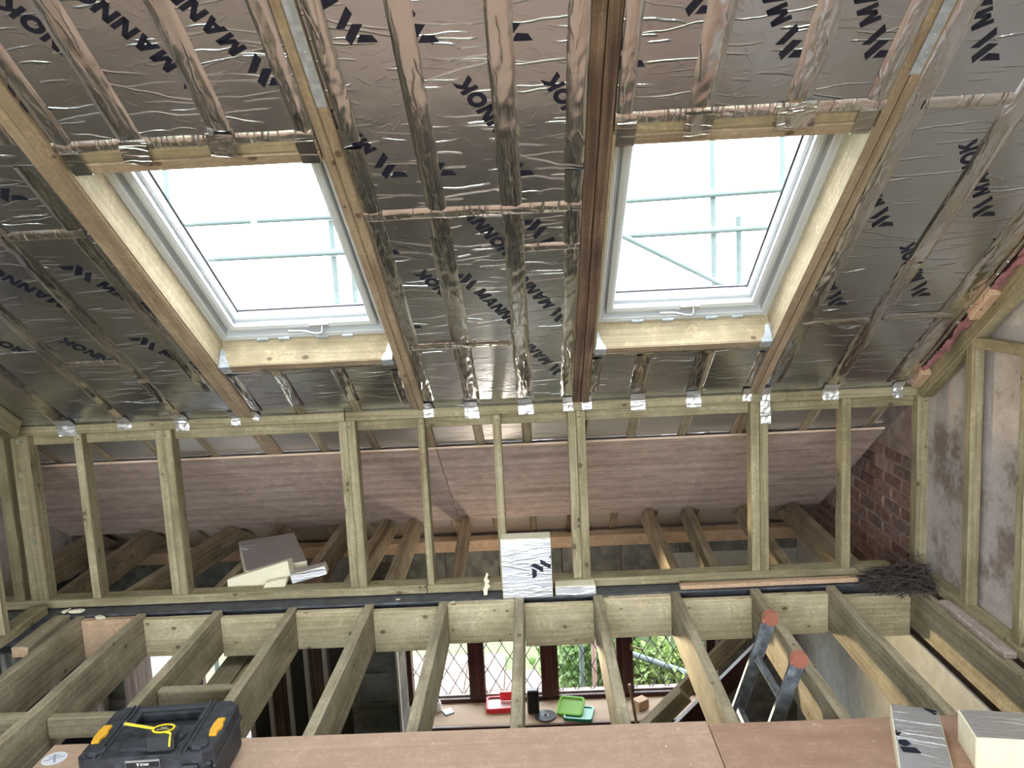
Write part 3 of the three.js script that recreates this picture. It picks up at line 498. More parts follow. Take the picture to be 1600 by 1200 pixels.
// short pieces between joists nearer the camera, at left
boxThing('nogging', JX[2] + JL + 0.001, JX[3] - 0.001, -0.13, -0.03, -3.39, -3.34, M.joist, 'low nogging between the third and fourth joists behind the toolbox', 'nogging');
boxThing('nogging', JX[0] + JL + 0.001, JX[1] - 0.001, -0.15, -0.06, -3.27, -3.22, M.joist, 'low nogging between the first and second joists at lower left', 'nogging');
boxThing('nogging', JX[1] + JL + 0.001, JX[2] - 0.001, -0.15, -0.06, -3.25, -3.2, M.joist, 'low nogging between the second and third joists left of the toolbox', 'nogging');
const offcut = boxThing('timber_offcut', -2.6, -2.515, -0.055, 0.0, -4.16, -3.78, M.joist, 'short timber offcut beside the first joist, its sawn end facing the camera', 'timber offcut');
mesh('sawn_end', slab(0.079, 0.049, 0.003, 0.001).translate(0, 0.0275, 0.1905), M.peach, offcut);
// ceiling joists behind the knee wall
const EJ = [[-3.2, -3.2], [-2.786, -2.802], [-2.383, -2.202], [-1.86, -1.84], [-1.40, -1.384], [-1.12, -1.1], [-0.888, -0.905], [-0.517, -0.54], [0.723, 0.742], [0.945, 1.019], [1.35, 1.411], [1.721, 1.737]];
EJ.forEach(([a, b], i) => {
  const z0 = ZK - 0.02, z1 = -5.9, h = 0.17, yTop = -0.001;
  const g = extrude([[-z0, yTop - h], [-z0, yTop], [5.62, yTop], [5.93, -0.21], [5.93, yTop - h]].map(([z, y]) => [z, Math.max(y, yTop - h)]), 0.047, 0.002).rotateY(Math.PI / 2);
  const p = g.attributes.position, uv = g.attributes.uv, ov = rr(0, 9); for (let k = 0; k < p.count; k++) { const t = (-p.getZ(k) + z0) / -(5.93 + z0); uv.setXY(k, p.getZ(k) + ov, p.getY(k) + p.getX(k) + ov); p.setX(k, p.getX(k) + (b - a) * ((-p.getZ(k) - 4.46) / 1.16)); }
  g.computeVertexNormals();
  const m = solo('ceiling_joist', g.translate(0, 0.171, 0), M.eave, `${ORD[i]} rough ceiling joist from the left in the eaves behind the knee wall`, 'joist'); m.position.set(a, -0.171, 0);
});
// quilt between the rear joists at left
// ---------- right gable framing ----------
boxThing('sole_plate', 1.955, 2.025, 0, 0.047, -4.14, 2.2, M.stud, 'sole plate along the gable wall running from the nest towards the camera', 'sole plate');
[[-3.762, -3.705, 'first flat stud on the gable wall, from the nest'], [-3.345, -3.29, 'second flat stud on the gable wall, at the right edge'], [-2.9, -2.845, 'third flat stud on the gable wall towards the camera'], [-2.4, -2.345, 'fourth flat stud on the gable wall towards the camera']].forEach(([a, b, l]) => boxThing('stud', 1.958, 2.012, 0.047, 1.30, a, b, M.stud, l, 'stud'));
boxThing('rail', 1.958, 2.012, 1.30 - 0.047 + 0.002, 1.302, -3.703, -3.347, M.stud, 'short horizontal rail between the two flat gable studs', 'rail');
boxThing('rail', 1.958, 2.012, 1.30 - 0.047 + 0.002, 1.302, -3.288, -2.902, M.stud, 'short horizontal rail between the nearer gable studs, at right edge', 'rail');
for (const [x, l] of [[1.985, 'sloping treated timber fixed to the right gable wall under the roof'], [-2.69, 'sloping treated timber at the left edge under the roof']]) { const t = solo('gable_rail', slab(0.06, S_TOP - 0.02, 0.10, 0.003).translate(0, (S_TOP - 0.02) / 2, 0.04), M.stud, l, 'rafter'); onRoof(t, x, x > 0 ? 0.03 : 0.06, x > 0 ? 0.0 : 0.01); }
boxThing('brick_ledge', 1.897, 1.953, 0.0005, 0.03, -3.84, -3.28, grainy(77, C(0.40, 0.31, 0.27), 0.4, 0.95), 'pinkish mortar ledge between the last joist and the gable sole plate', 'ledge', null, null, 0.006);
{ // pink wool between the last rafter and the gable
  const g = new THREE.PlaneGeometry(0.052, 3.3, 6, 420), p = g.attributes.position, n = noiseGrid(32, 512, 91), q = noiseGrid(64, 1024, 92);
  for (let i = 0; i < p.count; i++) p.setZ(i, 0.028 * n(p.getX(i) * 60 + 8, p.getY(i) * 14 + 60) + 0.014 * q(p.getX(i) * 150 + 20, p.getY(i) * 60 + 200) - 0.008);
  g.computeVertexNormals();
  const m = solo('insulation_wool', g, grainy(78, C(0.43, 0.19, 0.19), 0.6, 1, 0.12), 'pink insulation wool packed along the gable edge of the roof', 'insulation', null, 'stuff'); onRoof(m, 1.935, 1.68, 0.004);
  for (const [s, h, l] of [[0.05, 0.14, 'short pale wood block at the foot of the pink wool'], [0.7, 0.2, 'pale wood block bridging the pink wool further up']]) { const b = solo('packing_block', slab(0.05, h, 0.06, 0.003).translate(0, h / 2, 0.01), M.peach, l, 'block'); onRoof(b, 1.937, s, 0); }
}
// ---------- left partition ----------
boxThing('sole_plate', -2.735, -2.64, 0, 0.047, -4.175, 2.2, M.stud, 'sole plate of the left partition running towards the camera', 'sole plate');
[[-3.83, 'first stud of the left partition at the left edge of view'], [-3.3, 'second stud of the left partition beyond the frame edge'], [-2.8, 'third stud of the left partition towards the camera']].forEach(([z, l]) => boxThing('stud', -2.735, -2.64, 0.047, P0[1] + ((z - P0[2]) * SA) / CA - 0.12, z - 0.025, z + 0.022, M.stud, l, 'stud'));

// ---------- deck ----------
{
  const sheets = [[-1.86, 0.5815, -2.872, -1.655, M.deck, 'pale plywood deck sheet under the black toolbox with a round sticker'], [0.5845, 1.945, -2.853, -1.655, M.deck2, 'darker plywood deck sheet under the foil offcuts at lower right'], [-1.86, 0.5815, -1.652, -0.435, M.deck, 'plywood deck sheet under the camera, left'], [0.5845, 1.945, -1.652, -0.435, M.deck2, 'plywood deck sheet under the camera, right'], [-2.63, -1.8625, -2.5, -0.435, M.deck, 'narrower plywood deck sheet at far left beside the camera'], [-2.63, 1.945, -0.432, 2.24, M.deck, 'plywood deck at the back of the loft']];
  const sh = sheets.map(([a, b, c, d, m, l]) => { const t = thing('deck_sheet', l, 'plywood'); t.position.set((a + b) / 2, 0, (c + d) / 2); mesh('sheet', slab(b - a, 0.018, d - c, 0.0015, 0).translate(0, 0.009, 0), m, t); return t; });
  // round sticker with a cross mark
  const g = thing('sticker', 'round white sticker with a grey mark on the deck left of the toolbox', 'sticker'); g.position.set(-1.808, 0.0182, -2.78);
  mesh('paper', new THREE.CylinderGeometry(0.043, 0.043, 0.0006, 40), plain(0.72, 0.72, 0.75, 0.6), g);
  const P = [[[-0.036, -0.004], [0.036, -0.004], [0.036, 0.003], [-0.036, 0.003]], [[-0.003, -0.03], [0.004, -0.03], [0.004, 0.03], [-0.003, 0.03]], [[-0.02, 0.012], [0.02, 0.012], [0.018, 0.02], [-0.018, 0.02]]];
  mesh('mark', prism(P, 0.0005).rotateX(-Math.PI / 2), plain(0.28, 0.32, 0.42, 0.6), g).rotation.y = 0.5;
  const cr = []; for (let i = 0; i < 60; i++) cr.push(new THREE.TetrahedronGeometry(rr(0.0015, 0.005)).rotateX(rr(0, 6)).rotateY(rr(0, 6)).scale(1, 0.6, 1).translate(rr(-1.0, 1.9), 0.019, rr(-2.84, -2.2)));
  solo('foam_dust', merge(cr), plain(0.82, 0.76, 0.62, 0.9), 'specks of foam and sawdust scattered over the plywood deck', 'crumbs', null, 'stuff');
}

// ---------- foam offcuts ----------
// A foil-faced foam block: core with foil sheets on the faces listed; local y is its thickness.
function foamBlock(name, label, w, t, d, o = {}) {
  const g = thing(name, label, 'insulation offcut');
  const geo = slab(w, t, d, 0.004), p = geo.attributes.position, n = noiseGrid(16, 16, tapeSeed++);
  for (let i = 0; i < p.count; i++) { const e = (n(p.getX(i) * 40 + 40, p.getZ(i) * 40 + p.getY(i) * 25 + 40) - 0.5) * 0.006; p.setX(i, p.getX(i) + e * Math.sign(p.getX(i))); p.setZ(i, p.getZ(i) + e * Math.sign(p.getZ(i))); }
  mesh('foam', geo.translate(0, t / 2, 0), M.foam, g);
  const face = (y, s) => { const q = new THREE.PlaneGeometry(w - 0.006, d - 0.006, 24, 24), a = q.attributes.position, r = noiseGrid(32, 32, tapeSeed++); for (let i = 0; i < a.count; i++) { const ed = Math.min(1, Math.min((w / 2 - 0.003 - Math.abs(a.getX(i))), (d / 2 - 0.003 - Math.abs(a.getY(i)))) / 0.01); a.setZ(i, 0.0008 + 0.0012 * r(a.getX(i) * 70 + 16, a.getY(i) * 70 + 16) * ed); } q.computeVertexNormals(); const uv = q.attributes.uv; for (let i = 0; i < uv.count; i++) uv.setXY(i, a.getX(i) + tapeSeed * 0.37, a.getY(i)); q.rotateX((-s * Math.PI) / 2).translate(0, y, 0); const m = mesh('foil_facing', q, o.mat ?? M.foilBlock, g); if (s < 0) m.userData.under = true; return m; };
  if (!o.bare) { face(t, 1); face(0, -1); }
  return g;
}
const clipTo = (polys, w, d) => polys.map((q) => clipPoly(q, -w / 2 + 0.004, w / 2 - 0.004, -d / 2 + 0.004, d / 2 - 0.004)).filter(Boolean);
{ // block standing on the beam against the sole plate
  const w = 0.262, d = 0.322, t = 0.107, g = foamBlock('foam_block', 'foil-faced foam block standing upright on the beam, with a black printed mark', w, t, d);
  g.rotation.set(Math.PI / 2, 0, 0); g.position.set(-0.076, -0.0045 + d / 2, ZK + 0.002); g.rotation.order = 'XYZ';
  // local z runs down, so the mark is laid out with s = -z
  const logo = [[[0.39, 0.73], [0.63, 0.37], [0.37, 0], [0, 0]], [[0.40, 0.98], [0.79, 0.98], [1.17, 0.33], [0.95, 0]], [[1.30, 1.0], [1.14, 0.70], [1.51, 0.04], [1.89, 0.02]]];
  const polys = logo.map((q) => q.map(([u, v]) => { const a = 0.52, x = u * 0.068, y = v * 0.068; return [0.028 + x * Math.cos(a) - y * Math.sin(a), -0.055 + x * Math.sin(a) + y * Math.cos(a)]; }));
  for (const q of clipTo(polys, w, d)) mesh('printed_mark', prism([q], 0.0004).rotateX(-Math.PI / 2).translate(0, t + 0.0022, 0), M.print, g);
  mesh('printed_mark', prism([[[0.118, 0.058], [0.127, 0.05], [0.127, 0.072]]], 0.0004).rotateX(-Math.PI / 2).translate(0, t + 0.0022, 0), M.print, g);
}
{ // low block beside it
  const g = foamBlock('foam_block', 'low strip of foil-faced foam beside the standing block on the beam', 0.212, 0.05, 0.09, { bare: true });
  g.position.set(0.173, -0.004, ZK + 0.052); mesh('foil_front', rippled(0.206, 0.046, 0.002, 801).translate(0, 0.025, 0.0465), M.foilBlock, g);
}
{ // heap in the eaves at left
  const a = foamBlock('foam_block', 'large tilted foam block with dull foil top in the heap behind the left studs', 0.335, 0.1, 0.60, { mat: M.foil }); a.position.set(-1.61, 0.004, -4.755); a.rotation.set(0.0, 0.40, 0);
  a.scale.set(1, 1, 0.98);
  const wedge = thing('foam_wedge', 'cream wedge-shaped foam offcut lying against the foil block', 'insulation offcut'); wedge.position.set(-1.565, 0.0, -4.43); 
  const wg = extrude([[-0.172, 0.03], [-0.165, 0.0], [-0.02, 0.006], [0.18, 0.075], [0.172, 0.155], [0.165, 0.16], [-0.172, 0.07]], 0.075, 0.003); mesh('foam', wg.translate(0, 0.003, 0).rotateX(-0.12), M.foam, wedge);
  mesh('foil_edge', rippled(0.14, 0.03, 0.006, 803).rotateZ(0.32).translate(0.1, 0.055, 0.082), M.foilBlock, wedge);
  const c = foamBlock('foam_block', 'narrow foil-edged foam strip sticking out right of the cream wedge', 0.20, 0.05, 0.075); c.position.set(-1.29, 0.058, -4.42); c.rotation.set(0, 0.1, 0.2); mesh('foil_front', rippled(0.19, 0.046, 0.004, 805).translate(0, 0.025, 0.04), M.foilBlock, c);
  const sc = solo('foam_scrap', extrude([[-0.06, 0], [0.06, 0.002], [0.075, 0.05], [-0.045, 0.03]], 0.03, 0.003), M.foam, 'small broken scrap of cream foam under the wedge', 'insulation offcut'); sc.position.set(-1.46, 0.047, -4.335);
}
{ // two offcuts on the deck at lower right
  const w = 0.156, d = 0.62, t = 0.072, A = foamBlock('foam_block', 'narrow foil-faced offcut with torn black print on the deck at lower right', w, t, d); A.position.set(1.255, 0.0185, -2.49); A.rotation.y = 0.35 - 0.02;
  A.position.set(1.2, 0.0185, -2.5); A.rotation.y = -0.335;
  const P = [[[0.03, -0.305], [0.072, -0.296], [0.07, -0.285], [0.05, -0.28], [0.033, -0.293]], [[0.045, -0.283], [0.072, -0.275], [0.06, -0.262]], [[-0.075, -0.13], [-0.055, -0.12], [-0.066, -0.095], [-0.075, -0.1]], [[-0.07, -0.07], [-0.045, -0.075], [-0.03, -0.055], [-0.05, -0.035], [-0.07, -0.045]], [[-0.07, -0.03], [-0.02, -0.035], [-0.005, -0.005], [-0.06, 0.0]]];
  for (const q of P) mesh('printed_mark', prism([q.map(([x, z]) => [x, -z])], 0.0005).rotateX(-Math.PI / 2).translate(0, t + 0.0022, 0), M.print, A);
  for (const z of [-0.2, -0.12, -0.08]) mesh('foil_fold', tube(V(-0.07, t + 0.0018, z), V(0.072, t + 0.0018, z + 0.004), 0.0016, 8), M.tapeCrumple, A);
  const B = foamBlock('foam_block', 'thick foil-topped foam offcut at the lower right corner of the deck', 0.5, 0.115, 0.175); B.position.set(1.635, 0.0185, -2.562); B.rotation.y = -0.17;
}
// foam crumbs along the beam and sill
[[-2.49, 0.0, -4.185, 0.034, 'larger white foam crumb on the left end of the steel beam'], [-2.56, 0.0, -4.2, 0.022, 'flat white foam smear on the left end of the steel beam'], [-2.33, -0.008, -4.113, 0.024, 'white foam crumb on the first nogging at left'], [-0.47, 0, -4.11, 0.012, 'small white foam crumb on the sixth nogging, left of the standing block'], [-0.345, 0, -4.113, 0.007, 'tiny white foam crumb nearest the standing block on the nogging'], [-0.77, -0.004, -4.19, 0.010, 'thin white crumb lying on the middle of the steel beam']].forEach(([x, y, z, r, l], i) => {
  const g = new THREE.IcosahedronGeometry(r, 2), p = g.attributes.position, n = noiseGrid(8, 8, 900 + i); for (let k = 0; k < p.count; k++) { const s = 0.6 + 0.8 * n(p.getX(k) / r * 2 + 4, p.getZ(k) / r * 2 + 4); p.setXYZ(k, p.getX(k) * s * 1.25, Math.max(0, (p.getY(k) * 0.35 * s + r * 0.2)), p.getZ(k) * s * 0.7); } g.computeVertexNormals();
  const m = solo('foam_crumb', g, M.foam, l, 'crumb'); m.position.set(x, y, z); m.rotation.y = i * 1.3;
});
{ // jagged shard leaning on the sole plate
  const g = extrude([[0, 0], [0.018, 0.002], [0.02, 0.03], [0.036, 0.045], [0.024, 0.06], [0.034, 0.075], [0.02, 0.085], [0.028, 0.108], [0.018, 0.118], [0.006, 0.09], [0.0, 0.085], [0.008, 0.06], [-0.004, 0.03]], 0.008, 0.001);
  const m = solo('foam_shard', g, M.foam, 'jagged cream foam shard leaning on the sole plate left of the standing block', 'crumb'); m.position.set(-0.31, -0.003, -4.2); m.rotation.x = -0.28;
}

// ---------- twig nest ----------
{
  const r = mulberry(77), l = [], cx = 1.855, cz = -4.07;
  for (let i = 0; i < 420; i++) {
    const out = i < 60, len = out ? 0.16 + r() * 0.22 : 0.08 + r() * 0.2, a = r() * 6.283, rad = (out ? 0.10 : 0.15) * Math.sqrt(r()), bx = cx + Math.cos(a) * rad * 1.25, bz = cz + Math.sin(a) * rad * 0.75, h = 0.008 + r() * (0.13 * (1 - rad / 0.24));
    const dir = r() * 6.283, tilt = out ? 0.25 + r() * 0.35 : (r() - 0.5) * 0.35, c = V(bx, h, bz), d = V(Math.cos(dir) * Math.cos(tilt), Math.sin(tilt), Math.sin(dir) * Math.cos(tilt) * 0.7).multiplyScalar(len / 2), b = V((r() - 0.5) * 0.05, (r() - 0.2) * 0.03, (r() - 0.5) * 0.05);
    const pts = [c.clone().sub(d), c.clone().add(b), c.clone().add(d)].map((p) => { p.y = Math.max(0.004, p.y); p.x = Math.min(p.x, 1.95 - 0.01 * r()); p.z = Math.max(p.z, -4.235); return p; });
    const g = new THREE.TubeGeometry(new THREE.CatmullRomCurve3(pts), 5, 0.0011 + r() * 0.0018, 4); l.push(g);
  }
  const g = merge(l).translate(-cx, 0, -cz);
  const m = solo('twig_nest', g, grainy(79, C(0.085, 0.062, 0.055), 0.6, 0.95, 0.1), 'tangled dark twig nest in the corner at the end of the steel beam', 'nest', null, 'stuff'); m.position.set(cx, -0.001, cz);
}

// ---------- toolbox and tape measure ----------
{
  const t = thing('toolbox', 'black plastic toolbox with two yellow latches on the plywood deck', 'toolbox'); t.position.set(-1.335, 0.018, -2.652); t.rotation.y = 0.055;
  const plastic = grainy(80, C(0.026, 0.029, 0.036), 0.8, 0.55, 0.25), dark = plain(0.01, 0.011, 0.013, 0.6), yel = plain(0.80, 0.42, 0.03, 0.45);
  mesh('body', new RoundedBoxGeometry(0.432, 0.118, 0.325, 4, 0.016).translate(0, 0.059, 0), plastic, t);
  const rect = (w, d, c) => [[-w / 2 + c, -d / 2], [w / 2 - c, -d / 2], [w / 2, -d / 2 + c], [w / 2, d / 2 - c], [w / 2 - c, d / 2], [-w / 2 + c, d / 2], [-w / 2, d / 2 - c], [-w / 2, -d / 2 + c]];
  // lid: bevelled tray with a cut-out for the grip
  const hole = [[-0.105, 0.02], [0.105, 0.02], [0.115, 0.105], [-0.115, 0.105]];
  mesh('lid', merge([extrude(rect(0.444, 0.336, 0.03), 0.045, 0.006, [hole]).rotateX(-Math.PI / 2).translate(0, 0.124, 0), new RoundedBoxGeometry(0.43, 0.02, 0.32, 2, 0.008).translate(0, 0.129, 0)]), plastic, t);
  for (const x of [-0.158, -0.142, 0.118, 0.134]) mesh('rib', new RoundedBoxGeometry(0.008, 0.012, 0.33, 2, 0.003).translate(x, 0.176, 0), plastic, t);
  for (const s of [-1, 1]) mesh('side_rail', new RoundedBoxGeometry(0.012, 0.014, 0.31, 2, 0.004).translate(s * 0.222, 0.118, 0), plastic, t);
  mesh('grip_well', slab(0.235, 0.006, 0.095, 0.001).translate(0, 0.142, -0.062), dark, t);
  mesh('handle', merge([new RoundedBoxGeometry(0.26, 0.022, 0.028, 3, 0.009).translate(0, 0.178, -0.128), new RoundedBoxGeometry(0.022, 0.02, 0.1, 3, 0.008).translate(-0.118, 0.174, -0.085), new RoundedBoxGeometry(0.022, 0.02, 0.1, 3, 0.008).translate(0.118, 0.174, -0.085)]), plastic, t);
  for (const s of [-1, 1]) {
    const sh = [[-0.012, -0.052], [0.012, -0.05], [0.011, -0.022], [0.018, -0.012], [0.018, 0.012], [0.011, 0.022], [0.013, 0.052], [-0.013, 0.05], [-0.018, 0.02], [-0.018, -0.02]];
    const m = mesh('latch', extrude(sh, 0.008, 0.002).rotateX(-Math.PI / 2), yel, t); m.position.set(s * 0.196, 0.1745, 0.02);
    mesh('corner_pad', extrude(rect(0.062, 0.05, 0.016), 0.012, 0.004).rotateX(-Math.PI / 2).translate(s * 0.168, 0.172, 0.125), plastic, t);
    mesh('catch', new RoundedBoxGeometry(0.055, 0.07, 0.02, 3, 0.006).translate(s * 0.15, 0.105, 0.17), plastic, t);
  }
  mesh('front_panel', extrude([[-0.085, 0], [0.085, 0], [0.105, 0.09], [-0.105, 0.09]], 0.012, 0.004).rotateX(-Math.PI / 2).translate(0, 0.171, 0.135), plastic, t);
  const plate = mesh('name_plate', slab(0.112, 0.028, 0.003, 0.001).translate(0, 0, 0), plain(0.16, 0.165, 0.17, 0.4), t); plate.position.set(0.0, 0.153, 0.172);
  const cv = document.createElement('canvas'); cv.width = 448; cv.height = 112; const c = cv.getContext('2d'); c.fillStyle = '#15171a'; c.fillRect(0, 0, 448, 112); c.fillStyle = '#8d8f90'; c.fillRect(0, 0, 448, 26); c.fillStyle = '#f2f2f2'; c.font = 'bold 50px sans-serif'; c.fillText('STAK', 190, 84); c.beginPath(); c.moveTo(140, 44); c.lineTo(182, 44); c.lineTo(170, 62); c.lineTo(168, 88); c.lineTo(154, 88); c.lineTo(154, 62); c.fill();
  const tx = new THREE.CanvasTexture(cv); tx.colorSpace = THREE.SRGBColorSpace; const lab = mesh('plate_print', new THREE.PlaneGeometry(0.108, 0.025), new THREE.MeshStandardMaterial({ map: tx, roughness: 0.45 }), plate); lab.position.z = 0.0021;
  const lower = mesh('front_label', new THREE.PlaneGeometry(0.18, 0.03), plain(0.5, 0.5, 0.5, 0.5), t); lower.position.set(0.02, 0.05, 0.1632);
  // tape measure lying on the lid
  const m = thing('tape_measure', 'black tape measure with yellow oval rim lying on the toolbox lid', 'tape measure'); m.position.set(-1.282, 0.197, -2.55); m.rotation.y = 0.1; m.scale.setScalar(1.25);
  const outline = []; for (let i = 0; i <= 28; i++) { const a = Math.PI * (1 - i / 28); outline.push([Math.cos(a) * 0.037, 0.006 + Math.sin(a) * 0.034]); } outline.push([0.037, -0.03], [0.03, -0.034], [-0.032, -0.034], [-0.037, -0.028]);
  mesh('case', extrude(outline, 0.032, 0.005).rotateX(-Math.PI / 2), plain(0.03, 0.032, 0.036, 0.42), m);
  const oval = (a, b) => Array.from({ length: 32 }, (_, i) => { const q = (i / 32) * 6.28319; return [Math.cos(q) * a, Math.sin(q) * b]; });
  mesh('yellow_rim', extrude(oval(0.03, 0.022), 0.002, 0, [oval(0.0245, 0.0165).reverse()]).rotateX(-Math.PI / 2).translate(0, 0.038, -0.008), plain(0.85, 0.68, 0.03, 0.4), m);
  mesh('yellow_stripe', new THREE.TubeGeometry(new THREE.CatmullRomCurve3([V(0.012, 0.039, 0.012), V(0.026, 0.038, 0.02), V(0.028, 0.03, 0.034), V(0.026, 0.012, 0.037)]), 16, 0.003, 6), plain(0.85, 0.68, 0.03, 0.4), m);
  const cw = document.createElement('canvas'); cw.width = 256; cw.height = 128; const d = cw.getContext('2d'); d.fillStyle = '#0c0d0f'; d.fillRect(0, 0, 256, 128); d.fillStyle = '#d8cf9a'; for (const [y, x0, x1] of [[36, 84, 170], [66, 40, 216]]) for (let x = x0; x < x1; x += 22) d.fillRect(x, y, 15, 18);
  const tw = new THREE.CanvasTexture(cw); tw.colorSpace = THREE.SRGBColorSpace; mesh('badge', new THREE.CircleGeometry(0.024, 32).scale(1, 0.68, 1).rotateX(-Math.PI / 2).translate(0, 0.0386, -0.008), new THREE.MeshStandardMaterial({ map: tw, roughness: 0.5 }), m);
  mesh('blade', slab(0.1, 0.0012, 0.012, 0.0003).rotateZ(0).translate(-0.055, 0, 0).rotateY(-0.35).rotateZ(-0.04).translate(-0.025, 0.027, -0.03), plain(0.88, 0.74, 0.06, 0.4), m);
  mesh('blade_hook', slab(0.003, 0.012, 0.014, 0.0005).translate(-0.123, 0.031, -0.066), plain(0.7, 0.7, 0.7, 0.3, 1), m);
}

// ---------- ladder through the joists ----------
{
  const t = thing('ladder', 'grey metal ladder with orange end caps rising between two joists', 'ladder'), ang = -0.335;
  t.position.set(1.025, 0.075, -3.4); t.rotation.z = ang;
  const alu = grainy(81, C(0.20, 0.22, 0.25), 0.6, 0.5, 0.3, 0.55), orange = grainy(82, C(0.42, 0.15, 0.095), 0.35, 0.6, 0.1), L = 2.8;
  for (const z of [-0.2, 0.2]) {
    mesh('stile', slab(0.058, L, 0.026, 0.004).translate(0, -L / 2 - 0.02, z), alu, t);
    mesh('end_cap', merge([new THREE.CylinderGeometry(0.033, 0.033, 0.036, 24).rotateX(Math.PI / 2).translate(0, 0.005, z), slab(0.064, 0.03, 0.034, 0.006).translate(0, -0.012, z)]), orange, t);
  }
  for (let k = 0; k < 10; k++) mesh('rung', slab(0.03, 0.03, 0.374, 0.006).translate(0, -0.19 - k * 0.26, 0), alu, t);
}
// ---------- long timbers leaning below ----------
function leaning(a, b, w, h, mat, label) { const d = b.clone().sub(a), L = d.length(), m = solo('leaning_timber', slab(L, w, h, 0.003).translate(L / 2, 0, 0), mat, label, 'timber'); m.position.copy(a); m.rotation.z = Math.atan2(d.y, d.x); m.rotation.y = 0; return m; }
leaning(V(-0.71, -2.58, -4.92), V(0.866, -1.0, -4.92), 0.095, 0.07, M.joist, 'pale length of timber leaning below, its sawn end by the window');
leaning(V(-0.60, -2.58, -5.1), V(1.30, -0.66, -5.1), 0.10, 0.05, M.eave, 'longer timber leaning behind the pale one under the joists');
leaning(V(-0.25, -2.58, -5.25), V(1.62, -0.70, -5.25), 0.12, 0.045, M.mahogany, 'dark mahogany board leaning behind the other timbers');
leaning(V(0.1, -2.57, -4.7), V(1.12, -1.33, -4.7), 0.045, 0.045, M.eave, 'thin batten leaning lowest in front of the window sill');
boxThing('plank', -1.725, -1.60, -0.33, -0.30, -4.6, -3.45, M.joist, 'flat plank lying under the third and fourth joists', 'plank');
boxThing('plank', -1.592, -1.545, -0.36, -0.30, -4.6, -3.55, M.stud, 'narrow batten beside the flat plank under the joists', 'plank');

// ---------- leaded window, sill and its things ----------
{
  const g = new THREE.Group(); g.name = 'window_3'; scene.add(g); tag(g, null, null, null, 'structure'); g.position.set(0, WY0, -6.1);
  const H = WY1 - WY0, lights = [[-1.04, -0.60], [-0.478, -0.04], [0.093, 0.545], [0.672, 1.235]];
  const F = M.mahogany, bar = (n, x0, x1, y0, y1, d0 = -0.05, d1 = 0.06) => mesh(n, span(x0, x1, y0, y1, d0, d1, 0.004), F, g);
  bar('frame_rail', WX0, WX1, 0, 0.05); bar('frame_rail', WX0, WX1, H - 0.05, H); bar('jamb', WX0, -1.04, 0.05, H - 0.05); bar('jamb', 1.235, WX1, 0.05, H - 0.05);
  for (let i = 0; i < 3; i++) { const a = lights[i][1], b = lights[i + 1][0]; bar('mullion', a, b, 0.05, H - 0.05); bar('mullion_bead', a + 0.045, b - 0.045, 0.05, H - 0.05, 0.06, 0.085); }
  const lead = plain(0.05, 0.05, 0.055, 0.5, 0.4), dw = 0.122, dh = 0.205;
  for (const [a, b] of lights) {
    const p = mesh('pane', new THREE.PlaneGeometry(b - a, H - 0.1).translate((a + b) / 2, H / 2, -0.01), M.glass, g);
    for (const s of [-1, 1]) for (let k = -14; k < 20; k++) {
      // line: x - a = k*dw + s*(y) * dw/dh, clipped to the light
      const pts = []; const y0 = 0.05, y1 = H - 0.05; let t0 = y0, t1 = y1; const X = (y) => a + k * dw + 0.02 + (s * (y - y0) * dw) / dh; const m = (s * dw) / dh;
      const ya = y0 + ((a - X(y0)) / m), yb = y0 + ((b - X(y0)) / m); t0 = Math.max(t0, Math.min(ya, yb)); t1 = Math.min(t1, Math.max(ya, yb)); if (t1 - t0 < 0.01) continue;
      const A = V(X(t0), t0, 0), B = V(X(t1), t1, 0), L = A.distanceTo(B), q = mesh('lead_strip', slab(L, 0.006, 0.005, 0.001), lead, g); q.position.set((A.x + B.x) / 2, (A.y + B.y) / 2, -0.006); q.rotation.z = Math.atan2(B.y - A.y, B.x - A.x);
    }
    mesh('glazing_bead', merge([span(a, b, 0.05, 0.062, -0.012, 0.02, 0.002)]), plain(0.35, 0.28, 0.25, 0.6), g);
  }
  mesh('window_catch', merge([slab(0.02, 0.05, 0.012, 0.003), slab(0.10, 0.012, 0.008, 0.003).rotateZ(-0.28).translate(0.05, -0.004, 0.012)]).translate(0.655, 0.43, 0.075), plain(0.35, 0.27, 0.14, 0.4, 0.8), g);
  const s = thing('window_sill', 'deep mahogany window sill covered with creased brown paper', 'sill'); s.position.set(0.07, -1.66, -5.87);
  mesh('board', slab(2.5, 0.034, 0.34, 0.006).translate(0, 0.017, 0), M.mahogany, s);
  const pg = new THREE.PlaneGeometry(2.46, 0.34, 120, 12).rotateX(-Math.PI / 2), p = pg.attributes.position, n = noiseGrid(64, 16, 95); for (let i = 0; i < p.count; i++) p.setY(i, 0.0355 + 0.004 * n(p.getX(i) * 7 + 30, p.getZ(i) * 9 + 8) + (p.getZ(i) > 0.14 ? -(p.getZ(i) - 0.14) * 0.25 : 0)); pg.computeVertexNormals();
  mesh('paper_cover', pg, plain(0.42, 0.31, 0.22, 0.85), s);
}
const SY = -1.622;
